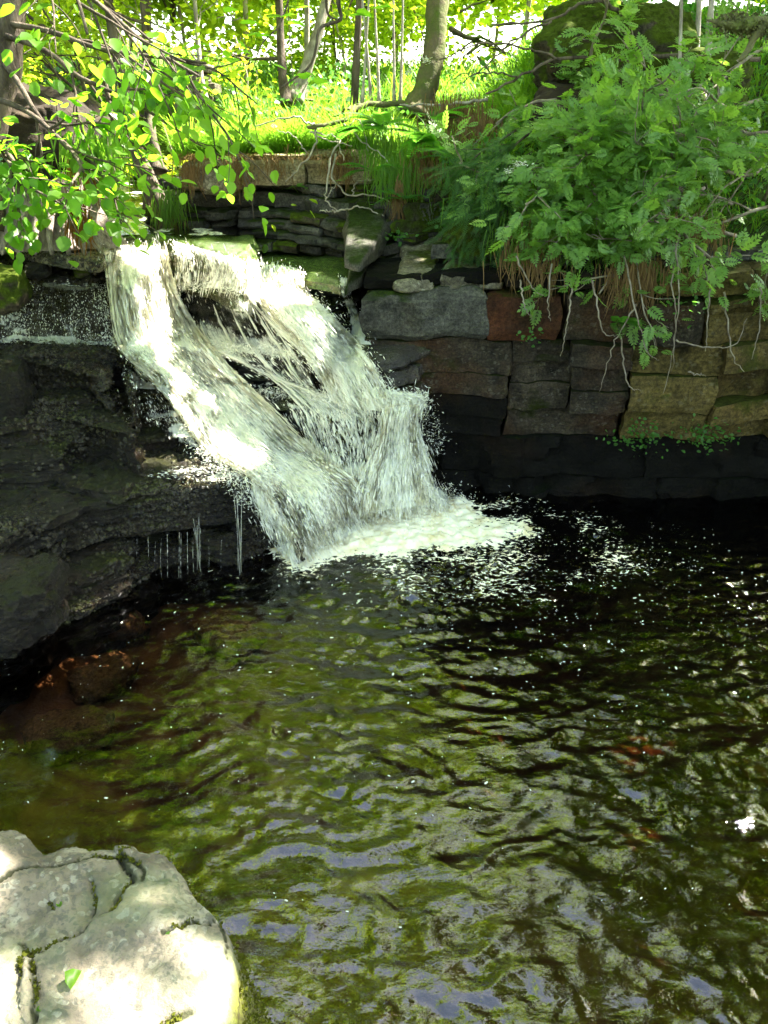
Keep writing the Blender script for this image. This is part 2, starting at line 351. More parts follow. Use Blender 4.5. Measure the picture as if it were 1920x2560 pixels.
def fall_mat(name, tint=(.82, .85, .74)):
    m, nt = newmat(name); k = N(nt)
    uv = k.n('ShaderNodeUVMap').outputs[0]; mp = k.n('ShaderNodeMapping'); k.set(mp.inputs[0], uv); mp.inputs['Scale'].default_value = (1, .16, 1)
    mp2 = k.n('ShaderNodeMapping'); k.set(mp2.inputs[0], uv); mp2.inputs['Scale'].default_value = (1, .30, 1)
    n1 = k.noise(mp.outputs[0], 46, 6, .66, 1.1); n2 = k.noise(mp2.outputs[0], 120, 4, .65, .5); n3 = k.noise(uv, 5, 4, .6)
    s = k.math('ADD', k.math('MULTIPLY', n1, .55), k.math('ADD', k.math('MULTIPLY', n2, .25), k.math('MULTIPLY', n3, .35)))
    d = k.attr('dens')
    cov = k.math('ADD', k.math('SUBTRACT', s, 1.), k.math('MULTIPLY', d, .85))      # s ~ .575 mean
    cov = k.ramp(k.math('MULTIPLY', k.math('ADD', cov, .04), 3.6), [(0., 0.), (.85, 1.)])
    b = k.n('ShaderNodeBump'); b.inputs['Strength'].default_value = .5; b.inputs['Distance'].default_value = .02; k.set(b.inputs['Height'], s)
    fo = k.n('ShaderNodeBsdfPrincipled'); k.set(fo.inputs['Base Color'], k.mix(k.ramp(s, [(.42, 0.), (.66, 1.)]), tuple(c * .78 for c in tint), (.96, .96, .86))); fo.inputs['Roughness'].default_value = .35; k.set(fo.inputs['Normal'], b.outputs[0])
    tl = k.n('ShaderNodeBsdfTranslucent'); tl.inputs[0].default_value = (*tint, 1)
    foam = k.shmix(.12, fo, tl)
    fr = k.n('ShaderNodeFresnel'); fr.inputs[0].default_value = 1.33; k.set(fr.inputs['Normal'], b.outputs[0])
    gl = k.n('ShaderNodeBsdfGlossy'); gl.inputs['Roughness'].default_value = .08; k.set(gl.inputs['Normal'], b.outputs[0]); gl.inputs[0].default_value = (1, 1, 1, 1)
    tr = k.n('ShaderNodeBsdfTransparent'); tr.inputs[0].default_value = (.96, .93, .86, 1)
    k.out(k.shmix(cov, k.shmix(k.math('MULTIPLY', fr.outputs[0], k.ramp(d, [(0., 0.), (.15, 1.)])), tr, gl), foam)); return m
M['fall'] = fall_mat('falling_water')
def spray_mat(clear=.08):
    m, nt = newmat('spray'); k = N(nt)
    fo = k.n('ShaderNodeBsdfPrincipled'); fo.inputs['Base Color'].default_value = (.96, .94, .82, 1); fo.inputs['Roughness'].default_value = .3
    tl = k.n('ShaderNodeBsdfTranslucent'); tl.inputs[0].default_value = (.85, .88, .8, 1)
    tr = k.n('ShaderNodeBsdfTransparent')
    k.out(k.shmix(clear, k.shmix(.22, fo, tl), tr)); return m
M['spray'] = spray_mat()
def bed_mat():
    m, nt = newmat('pool_bed'); k = N(nt); P = k.pos()
    c = k.mix(k.ramp(k.noise(P, 2.2, 6, .6), [(.4, 0.), (.65, 1.)]), (.045, .030, .016), (.14, .095, .05))
    st = k.vor(P, 5.5, 'F1', 0); c = k.mix(k.ramp(st, [(.2, 1.), (.42, 0.)]), c, (.24, .15, .07))
    p = k.n('ShaderNodeBsdfPrincipled'); k.set(p.inputs['Base Color'], c); p.inputs['Roughness'].default_value = .8
    b = k.n('ShaderNodeBump'); b.inputs['Distance'].default_value = .03; k.set(b.inputs['Height'], k.noise(P, 9, 6)); k.set(p.inputs['Normal'], b.outputs[0]); k.out(p); return m
def ground_mat():
    m, nt = newmat('woodland_ground'); k = N(nt); P = k.pos()
    g = k.mix(k.ramp(k.noise(P, 3, 7, .65), [(.35, 0.), (.65, 1.)]), (.02, .028, .008), (.07, .11, .015))
    g = k.mix(k.ramp(k.noise(P, 1.3, 4), [(.5, 0.), (.66, 1.)]), g, (.035, .024, .013))
    far = k.n('ShaderNodeSeparateXYZ'); k.set(far.inputs[0], P)
    g = k.mix(k.ramp(k.math('DIVIDE', k.math('SUBTRACT', far.outputs[1], 9.), 6.), [(0., 0.), (1., 1.)]), g, k.mix(k.noise(P, 8, 4), (.10, .17, .025), (.17, .26, .04)))
    bed = k.mix(k.ramp(k.noise(P, 2.2, 6, .6), [(.4, 0.), (.65, 1.)]), (.075, .042, .020), (.20, .115, .055))
    bed = k.mix(k.ramp(k.vor(P, 4.5, 'F1', 0), [(.2, .8), (.45, 0.)]), bed, (.25, .135, .06))
    c = k.mix(k.ramp(k.math('ADD', far.outputs[2], .5), [(.5, 0.), (.62, 1.)]), bed, g)
    p = k.n('ShaderNodeBsdfPrincipled'); k.set(p.inputs['Base Color'], c); p.inputs['Roughness'].default_value = .9; p.inputs['Specular IOR Level'].default_value = .2
    b = k.n('ShaderNodeBump'); b.inputs['Distance'].default_value = .05; k.set(b.inputs['Height'], k.noise(P, 12, 7, .7)); k.set(p.inputs['Normal'], b.outputs[0]); k.out(p); return m
M['ground'] = ground_mat()

# ------------------------------------------------------------------ ground
def sdf(poly, x, y):     # signed distance, negative inside
    p = np.asarray(poly, float); d = np.full(x.shape, 1e9); ins = np.zeros(x.shape, bool); n = len(p)
    for i in range(n):
        a, b = p[i], p[(i + 1) % n]; e = b - a
        t = np.clip(((x - a[0]) * e[0] + (y - a[1]) * e[1]) / (e @ e), 0, 1)
        d = np.minimum(d, np.hypot(x - a[0] - t * e[0], y - a[1] - t * e[1]))
        c = ((a[1] > y) != (b[1] > y)) & (x < (b[0] - a[0]) * (y - a[1]) / (b[1] - a[1] + 1e-12) + a[0]); ins ^= c
    return np.where(ins, -d, d)
LOW = [(-3.3, -1.2), (-3.6, 1.5), (-3.4, 3.6), (-3.1, 4.9), (-2.7, 5.5), (-2.5, 6.6), (-1.6, 6.75), (-.6, 6.5), (.15, 6.15), (.45, 5.6), (.8, 5.15), (3.6, 5.1), (4.3, 4.2), (4.6, 2), (4.4, -1), (2.5, -2.2), (0, -1.0), (-1.5, -1.2)]
CHAN = [(-2.6, 6.2), (-1.75, 6.2), (-1.8, 8), (-2.3, 12), (-3.4, 12), (-2.8, 8)]
def H(x, y):
    x = np.asarray(x, float); y = np.asarray(y, float)
    dl = sdf(LOW, x, y); dc = sdf(CHAN, x, y)
    n = fbm(np.stack([x * .8, y * .8, x * 0 + 3], -1), 4)
    left = 1.72 + .16 * np.clip(-2.5 - x, 0, 6) + .10 * np.clip(y - 5.5, 0, 12) + .1 * n
    mid = np.minimum(2.10 + .13 * np.clip(y - 6.7, 0, 6), 1.62 + 1.3 * np.clip(dl, 0, 2)) + .05 * n
    right = 1.60 + .66 * np.clip(y - 5.1, 0, 2.3) + .05 * np.clip(y - 7.4, 0, 9) + .10 * n
    a = sstep(.2, 1.4, x + (y - 6.5) * -.25); b = sstep(-2.4, -1.7, x)
    bank = (1 - b) * left + b * ((1 - a) * mid + a * right)
    bank = bank + .04 * np.clip(y - 12, 0, 40)
    side = .75 + .35 * np.clip(np.abs(x) - 3.6, 0, 9) + .1 * n
    back = .5 + .22 * np.clip(-y - 1, 0, 20) + .1 * n
    f = sstep(2.8, 4.6, y); g = sstep(-1.5, 1.5, y)
    land = bank * f + (1 - f) * (side * g + back * (1 - g))
    land = np.where(dc < .35, np.minimum(land, 1.50 + sstep(0, .35, dc) * 3), land)
    bed = -.28 - .55 * sstep(-1.2, 1.2, x + .25 * (y - 3)) * sstep(1.0, 3.2, y) + .09 * fbm(np.stack([x * 1.7, y * 1.7, x * 0], -1), 4)
    s = sstep(-.12, .18, dl)
    return bed * (1 - s) + land * s
def axis(a, b, fine, lo, hi, n):
    mid = np.arange(a, b, fine); t = np.linspace(0, 1, n + 1)[1:]
    return np.concatenate([(a - (a - lo) * t ** 2)[::-1], mid, b + (hi - b) * t ** 2])
gx = axis(-6, 6, .09, -120, 120, 26); gy = axis(-3, 12, .09, -80, 170, 26)
GX, GY = np.meshgrid(gx, gy, indexing='ij'); GZ = H(GX, GY)
o = mk('ground', np.stack([GX, GY, GZ], -1).reshape(-1, 3), gridfaces(len(gx), len(gy))[:, ::-1], M['ground']); tag(o, kind='structure')
o['label'] = 'wooded banks and the amber stony bed under the pool'

# ------------------------------------------------------------------ rocks
ROCKS = []               # for draping the water
def xy(pts, z): return np.array([WZ(a, b, z)[:2] if isinstance(a, (int, np.integer)) or abs(a) > 20 else (a, b) for a, b in pts])
def slab_world(front_img, back_world, z): return np.concatenate([np.array([WZ(a, b, z)[:2] for a, b in front_img]), np.array(back_world, float).reshape(-1, 2)])
def add_rock(name, V, F, mat, parent, drape=False):
    o = mk(name, V, F, mat, None, True)
    if parent is not None: local(parent, o)
    o.data.set_sharp_from_angle(angle=R(30))
    if drape: ROCKS.append((V, F))
    return o

# --- left stepped ledge
NLED = 0
led = thing('rock_ledge', 'dark wet stepped rock ledge left of the waterfall, slabs stacked like stairs', 'rock ledge', (-2.2, 4.2, 0))
def ledge(front, back, z, thick, **kw):
    mat = kw.pop('mat', M['ledge']); kw.setdefault('fine', .020); kw.setdefault('step', .032); kw['bev'] = min(kw.get('bev', .02), .022); kw.setdefault('beds', .022); kw.setdefault('bedh', .05); poly = slab_world(front, back, z); V, F = prism(poly, z - thick, z, **kw)
    return add_rock('rock_slab', V, F, mat, led, True)
LM = M['ledge']
ledge([(-260, 1680), (0, 1600), (170, 1520), (300, 1440), (400, 1385), (520, 1365), (600, 1345), (690, 1325)], [(-.75, 5.0), (-3.6, 5.0), (-3.7, 2.2)], .11, .6, seed=1, rough=.05, strata=.02)
ledge([(-260, 1610), (-60, 1560), (60, 1490), (170, 1450), (300, 1400), (310, 1350)], [(-2.0, 4.4), (-3.6, 4.4), (-3.7, 2.2)], .24, .30, seed=2, rough=.05, strata=.02, bev=.04)
ledge([(590, 1345), (660, 1318), (720, 1312), (742, 1352), (735, 1330), (690, 1295)], [(-.75, 4.5), (-1.2, 4.5), (-1.15, 4.0)], .19, .4, seed=3, rough=.025, bev=.03)
ledge([(600, 1290), (650, 1268), (690, 1270), (680, 1245)], [(-.85, 4.6), (-1.2, 4.6)], .33, .2, seed=4, rough=.02)
ledge([(-260, 1480), (0, 1350), (110, 1300), (200, 1262), (290, 1240), (420, 1222), (560, 1206), (648, 1190), (655, 1172)], [(-.85, 4.9), (-3.6, 4.9), (-3.7, 2.6)], .54, .27, seed=5, rough=.035, strata=.03, bev=.03, step=.035)
ledge([(300, 1275), (420, 1262), (540, 1245), (600, 1232)], [(-1.1, 4.5), (-1.9, 4.5), (-1.9, 3.9)], .44, .16, seed=61, rough=.03, strata=.02)
ledge([(270, 1222), (340, 1205), (420, 1196), (470, 1180), (560, 1160), (600, 1140)], [(-1.1, 5.0), (-3.4, 5.0), (-2.6, 4.2), (-2.0, 3.95)], .60, .08, seed=6, rough=.03)
ledge([(-200, 1150), (0, 1150), (70, 1148), (150, 1140), (158, 1130)], [(-1.95, 4.5), (-3.4, 4.5), (-3.3, 3.6)], .72, .2, seed=7, rough=.02, bev=.03)
ledge([(-250, 1070), (0, 1058), (140, 1048), (255, 1042), (300, 1065), (340, 1088), (330, 1060)], [(-1.6, 5.0), (-3.6, 5.0), (-3.6, 3.9)], .85, .32, seed=8, rough=.035, bev=.04, strata=.02)
ledge([(-250, 1020), (0, 1008), (130, 1000), (245, 990), (262, 965)], [(-1.75, 5.1), (-3.6, 5.1), (-3.6, 4.1)], .92, .1, seed=9, rough=.03)
ledge([(-250, 915), (0, 905), (120, 900), (215, 905), (262, 945), (275, 925), (262, 895)], [(-1.75, 5.2), (-3.6, 5.2), (-3.6, 4.3)], 1.09, .2, seed=10, rough=.03, bev=.05, strata=.015)
ledge([(265, 905), (300, 915), (322, 965), (335, 945), (305, 895)], [(-1.6, 5.2), (-1.85, 5.2)], 1.04, .3, seed=11, rough=.02, bev=.03)
ledge([(-250, 895), (0, 888), (180, 886), (330, 880), (385, 905), (380, 875)], [(-1.5, 5.5), (-3.6, 5.5), (-3.6, 4.5)], 1.13, .10, seed=12, rough=.02)
ledge([(330, 915), (400, 925), (425, 960), (430, 935), (390, 900)], [(-1.4, 5.3), (-1.7, 5.3)], 1.0, .16, seed=13, rough=.02)
ledge([(285, 1000), (350, 990), (440, 985), (440, 965)], [(-1.35, 5.2), (-1.8, 5.2)], .90, .13, seed=14, rough=.025)
ledge([(290, 1050), (370, 1040), (470, 1030), (480, 1010)], [(-1.3, 5.1), (-1.8, 5.1)], .79, .12, seed=15, rough=.025)
ledge([(335, 1100), (420, 1085), (500, 1080), (520, 1060)], [(-1.2, 5.1), (-1.8, 5.1), (-1.8, 4.5)], .70, .13, seed=16, rough=.025)
ledge([(-250, 715), (0, 705), (90, 700), (180, 708), (330, 716), (345, 695)], [(-1.7, 5.9), (-3.6, 5.9), (-3.6, 4.6)], 1.49, .40, seed=17, rough=.05, bev=.05, strata=.0, mat=M['sheet'], step=.03, beds=.006)
ledge([(-250, 640), (0, 608), (80, 628), (170, 645), (250, 655), (275, 600)], [(-2.0, 5.9), (-3.6, 5.9), (-3.6, 4.4)], 1.70, .06, seed=18, rough=.02, strata=.01, mat=M['pale'])
ledge([(120, 690), (230, 690), (280, 680)], [(-1.9, 5.8), (-2.6, 5.8)], 1.56, .07, seed=19, rough=.02)
NLED = len(ROCKS)
# loose rocks on the ledge
def loose(name, label, cat, px, py, Y, size, mat, seed, group=None, rough=.16, n=16, sq=.5, rz=.3):
    c = W(px, py, Y); V, F = boulder((0, 0, 0), size, n, rough, seed, sq, rz)
    o = mk(name, V, F, mat); o.location = [float(q) for q in c]; return tag(o, label, cat, group)
loose('boulder', 'rounded brown boulder with wet moss at the left edge of the ledge steps', 'boulder', 5, 985, 4.35, (.17, .2, .22), M['ledge'], 3)
loose('boulder', 'green lichened boulder under the overhanging slab at the far left', 'boulder', 8, 720, 4.55, (.13, .2, .13), M['mossrock'], 4)
loose('boulder', 'low mossy boulder at the pool edge below the left ledge', 'boulder', 40, 1500, 3.12, (.23, .24, .17), M['ledge'], 5, sq=.3, n=40, rough=.26)
loose('stone', 'small dark stone jammed in the gap under the overhanging slab', 'stone', 95, 675, 4.75, (.075, .1, .045), M['ledge'], 6, n=10)
loose('stone', 'yellow mossy pebble beside the left edge of the fall', 'stone', 205, 680, 4.8, (.05, .06, .03), M['mossrock'], 7, n=10)

# --- rock under the cascade
cas = thing('cascade_rock', 'black stepped bedrock showing through the waterfall', 'bedrock', (-.9, 5.3, 0))
def step(front, back, z, thick, mat=None, **kw):
    kw.setdefault('beds', .02); V, F = prism(slab_world(front, back, z), z - thick, z, **kw); return add_rock('rock_step', V, F, mat or M['cascade'], cas, True)
step([(240, 600), (330, 598), (430, 612), (520, 625), (600, 655), (622, 640), (640, 610)], [(-1.0, 7.0), (-2.6, 7.0), (-2.5, 5.9)], 1.60, .34, M['lip'], seed=20, rough=.04, bev=.10, topn=.03)
step([(600, 655), (680, 668), (770, 690), (850, 705), (895, 690), (900, 660)], [(.1, 6.2), (-.6, 6.6), (-1.2, 6.6)], 1.46, .09, M['lip'], seed=21, rough=.03, bev=.06, topn=.02)
step([(640, 700), (700, 712), (800, 715), (870, 715)], [(0, 6.2), (-1.0, 6.3)], 1.36, .14, seed=22, rough=.04)
step([(250, 740), (380, 735), (470, 722), (560, 728), (640, 735), (720, 770), (770, 800), (900, 720)], [(.0, 6.2), (-2.3, 6.2)], 1.29, .42, seed=23, rough=.06, bev=.05, strata=.03)
step([(260, 900), (350, 890), (500, 875), (640, 882), (760, 905), (880, 940), (960, 930), (1000, 880)], [(.2, 5.9), (-2.0, 5.9)], .95, .30, seed=24, rough=.06, strata=.03)
step([(380, 970), (470, 975), (600, 990), (760, 1030), (850, 1045), (960, 1040), (1060, 1020), (1080, 990)], [(.3, 5.6), (-1.8, 5.6)], .68, .45, seed=25, rough=.05, bev=.04, strata=.02)
step([(440, 1130), (560, 1150), (660, 1200), (720, 1245), (790, 1250), (850, 1200), (1080, 1150)], [(.3, 5.4), (-1.7, 5.4)], .36, .30, seed=26, rough=.05, bev=.06)
step([(500, 1300), (700, 1340), (800, 1330), (900, 1290), (1100, 1270)], [(.3, 5.3), (-1.5, 5.3)], .05, .5, seed=27, rough=.05, bev=.05)

# --- layered outcrop behind the lip, with the big overhanging slab
crop = thing('rock_outcrop', 'layered grey rock outcrop behind the lip of the fall, courses of cracked blocks', 'rock outcrop', (-.7, 6.7, 1.5))
def along(path, s):
    p = np.asarray(path, float); d = np.concatenate([[0], np.cumsum(np.linalg.norm(np.diff(p, axis=0), axis=1))]); s = np.clip(s, 0, d[-1])
    q = np.array([np.interp(s, d, p[:, 0]), np.interp(s, d, p[:, 1])]); i = min(np.searchsorted(d, s, 'right') - 1, len(p) - 2); t = unit(p[i + 1] - p[i]); return q, t, d[-1]
cnt = 0
def course(parent, path, z0, z1, wmin, wmax, depth, jut, mat, name='rock_block', jit=.03, gap=.006, s0=0, s1=None, drape=False, pick=None, rough=.012, bev=.012):
    global cnt
    L = along(path, 0)[2]; s = s0; s1 = L if s1 is None else s1
    while s < s1 - .04:
        wd = min(rng.uniform(wmin, wmax), s1 - s)
        if s1 - s - wd < wmin * .5: wd = s1 - s
        a, t, _ = along(path, s + gap); b, _, _ = along(path, s + wd - gap); nrm = np.array([-t[1], t[0]])    # into the bank
        j = jut + rng.uniform(-jit, jit); za = z0 + rng.uniform(0, .006); zb = z1 - rng.uniform(.003, .014)
        f1, f2 = a - nrm * (j + rng.uniform(-.01, .01)), b - nrm * (j + rng.uniform(-.01, .01))
        poly = np.array([f1, (f1 * .5 + f2 * .5) - nrm * rng.uniform(-.008, .012), f2, b + nrm * depth, a + nrm * depth])
        cnt += 1
        V, F = prism(poly, za, zb, step=.035, rough=rough, bev=bev, strata=.006, seed=cnt * 1.7, topn=.006); V = warp(V)
        m = pick(s + wd / 2, .5 * (z0 + z1)) if pick else mat
        add_rock(name, V, F, m, parent, drape); s += wd
def cells(s0, z0, s1, z1, wmin, hmin, out):
    w_, h_ = s1 - s0, z1 - z0
    if (w_ < 2 * wmin or rng.random() < .06) and (h_ < 2 * hmin): out.append((s0, z0, s1, z1)); return
    if h_ >= 2 * hmin and (h_ * 2.0 > w_ or w_ < 2 * wmin or rng.random() < .25):
        c = z0 + rng.uniform(hmin, h_ - hmin); cells(s0, z0, s1, c, wmin, hmin, out); cells(s0, c, s1, z1, wmin, hmin, out)
    elif w_ >= 2 * wmin:
        c = s0 + rng.uniform(wmin, w_ - wmin); cells(s0, z0, c, z1, wmin, hmin, out); cells(c, z0, s1, z1, wmin, hmin, out)
    else: out.append((s0, z0, s1, z1))
def warp(V):
    V = V.copy(); V[:, 2] += .032 * noise(V * [1.7, 1.7, 1.1] + 3) + .010 * fbm(V * [8, 8, 5], 2); V[:, 0] += .022 * noise(V * [2.1, 2.1, 3.1] + 11) + .009 * fbm(V * [7, 7, 9] + 5, 2); V[:, 1] += .03 * noise(V * [3, 3, 3] + 23); return V
def blockwork(parent, path, s0, z0, s1, z1, wmin, hmin, jut, jit, pick, gap=.003, rough=.010, bev=.008, name='rock_block', depth=.6, back=0.):
    global cnt
    out = []; cells(s0, z0, s1, z1, wmin, hmin, out)
    for (a0, b0, a1, b1) in out:
        cnt += 1; a, t, _ = along(path, a0 + gap); b, _, _ = along(path, a1 - gap); nrm = np.array([-t[1], t[0]])
        bay = .035 * math.sin(a0 * 5.3) + .03 * math.sin(b0 * 17 + a0 * 2)
        j = jut + bay + rng.uniform(-jit, jit) - back * (b0 - z0); sk = rng.uniform(-.014, .014)
        k = 4; fr = [a * (1 - q / k) + b * (q / k) - nrm * (j + sk * (q / k - .5) + rng.uniform(-.006, .006)) for q in range(k + 1)]
        V, F = prism(np.array(fr + [b + nrm * depth, a + nrm * depth]), b0 + .001, b1 - rng.uniform(.002, .006), step=.037, rough=rough, bev=bev, strata=.007, seed=cnt * 1.7, topn=.004, sfreq=40); V = warp(V)
        add_rock(name, V, F, pick(.5 * (a0 + a1), .5 * (b0 + b1)), parent)
mpath = [(-1.95, 7.05), (-1.2, 6.75), (-.5, 6.5), (.1, 6.15), (.35, 5.85)]
zz = [1.50, 1.56, 1.64, 1.68, 1.77, 1.81, 1.86, 1.90, 1.96]
MP = lambda s, z: M['course'] if rng.random() < .8 else M['mossrock']
for z0, z1, ju in ((1.48, 1.62, .42), (1.62, 1.76, .30), (1.76, 1.88, .16), (1.88, 1.97, .04)):
    for q in range(3): blockwork(crop, mpath, q * .86 + rng.uniform(0, .06) * (q > 0), z0, (q + 1) * .86 + (.5 if q == 2 else 0), z1, .17, .06, ju, .08, MP, rough=.03, bev=.02, depth=.5)
# overhanging top slab in three lengths
for (a, b_, z, th, m) in (((455, 470), (595, 478), 2.12, .20, M['slab']), ((598, 470), (760, 452), 2.15, .20, M['slab']), ((764, 455), (925, 425), 2.20, .24, M['slab'])):
    Yf = 6.42
    p1 = W(a[0], 430, Yf)[:2]; p2 = W(b_[0], 430, Yf - .05)[:2]
    V, F = prism(np.array([p1, (p1 + p2) / 2 + [0, -.04], p2, p2 + [.1, .8], p1 + [0, .8]]), z - th, z, seed=a[0] * .01, rough=.02, bev=.03, step=.03, strata=.01)
    add_rock('overhanging_slab', V, F, m, crop)
loose('boulder', 'rounded lichened boulder tucked under the grass beside the tree roots', 'boulder', 550, 452, 6.36, (.14, .12, .10), M['pale'], 9, sq=.45)

# --- angular pale boulders beside the small trickle
def rockpoly(name, label, front, back, z, th, mat, seed, tilt=(0, 0), cat='boulder', **kw):
    poly = slab_world(front, back, z); c = poly.mean(0); V, F = prism(poly, z - th, z, seed=seed, tilt=tilt, **kw)
    V = V - [c[0], c[1], z - th]; o = mk(name, V, F, mat); o.location = (float(c[0]), float(c[1]), z - th); return tag(o, label, cat)
rockpoly('boulder', 'smooth pale tilted rock just right of the lip of the fall', [(860, 668), (900, 655), (950, 620), (985, 590), (975, 570)], [(.25, 6.1), (-.2, 6.2)], 1.60, .16, M['course'], 31, (.02, .12), rough=.02, bev=.03)
rockpoly('boulder', 'cracked grey boulder in the middle of the row above the wet wall', [(985, 660), (1020, 668), (1085, 662), (1110, 620), (1090, 590)], [(.6, 5.9), (.15, 5.9)], 1.60, .16, M['pale'], 32, (.02,.12), rough=.03, bev=.04)
rockpoly('boulder', 'pale wedge shaped boulder next to the moss cushion', [(1100, 655), (1180, 655), (1260, 655), (1270, 600), (1200, 585)], [(.9, 5.7), (.5, 5.8)], 1.62, .17, M['pale'], 33, (-.05, .12), rough=.03, bev=.05)
rockpoly('boulder', 'grey slanting slab leaning on the outcrop above the pale tilted rock', [(860, 585), (900, 590), (960, 560), (975, 520)], [(.15, 6.5), (-.3, 6.5)], 1.78, .2, M['course'], 34, (.05, .15), rough=.02, bev=.03)
loose('mossy_boulder', 'boulder wrapped in thick yellow-green moss above the shaded wall', 'boulder', 1205, 592, 5.25, (.24, .22, .17), M['mossrock'], 12, sq=.3, n=24)

# --- shaded wall right of the fall
wall = thing('rock_wall', 'tall shaded rock wall of jointed blocks rising from the pool on the right', 'rock wall', (1.8, 5.1, 0))
wp = [(-.12, 4.98), (.35, 4.93), (1.0, 4.86), (1.7, 4.80), (2.3, 4.78), (2.9, 4.9), (4.0, 4.8)]
BL = M['wall']
def pickw(s, z):
    if .85 < s < 1.32 and z > 1.2 and z < 1.45: return M['orange']
    if s > 2.0: return M['wall_green'] if rng.random() < .8 else BL
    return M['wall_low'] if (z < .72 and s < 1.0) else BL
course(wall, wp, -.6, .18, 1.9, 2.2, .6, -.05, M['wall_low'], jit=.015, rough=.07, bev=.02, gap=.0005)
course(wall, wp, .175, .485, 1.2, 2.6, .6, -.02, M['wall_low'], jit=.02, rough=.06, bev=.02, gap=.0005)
for (a0, a1) in ((0, .95), (.96, 1.72), (1.73, 2.28), (2.29, 3.1), (3.11, 4.1)):
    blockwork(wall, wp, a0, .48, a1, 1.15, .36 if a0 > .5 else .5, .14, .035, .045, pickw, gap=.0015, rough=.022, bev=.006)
# upper beds, standing slightly proud; the long smooth block on the left
course(wall, wp, 1.15, 1.47, .78, .8, .6, .09, M['course'], s0=.0, s1=.78, jit=.01, rough=.02, bev=.05)
course(wall, wp, 1.15, 1.44, .28, .55, .6, .08, None, s0=.78, jit=.025, pick=pickw, rough=.02, bev=.025)
course(wall, wp, 1.47, 1.56, .2, .55, .6, .02, M['wall_low'], s0=.0, s1=1.3, jit=.04, rough=.02)
course(wall, wp, 1.45, 1.60, .3, .7, .6, .02, None, s0=1.3, jit=.04, pick=pickw, rough=.02)
course(wall, [(.0, 5.35), (.6, 5.2), (1.0, 5.1), (4.0, 5.0)], 1.585, 1.68, .2, .5, .5, .05, M['course'], s0=.35, jit=.04, rough=.02)
# small wet steps between the fan and the wall
for i, (fr, z, th) in enumerate((([(890, 880), (960, 895), (1060, 870), (1075, 852)], 1.10, .09), ([(900, 925), (975, 935), (1050, 915), (1060, 890)], 1.0, .1), ([(920, 985), (1000, 985), (1060, 960), (1065, 930)], .88, .14))):
    V, F = prism(slab_world(fr, [(.35, 5.5), (-.2, 5.6)], z), z - th, z, seed=40 + i, rough=.03, bev=.03); add_rock('wet_step', V, F, M['sheet'], wall, True)

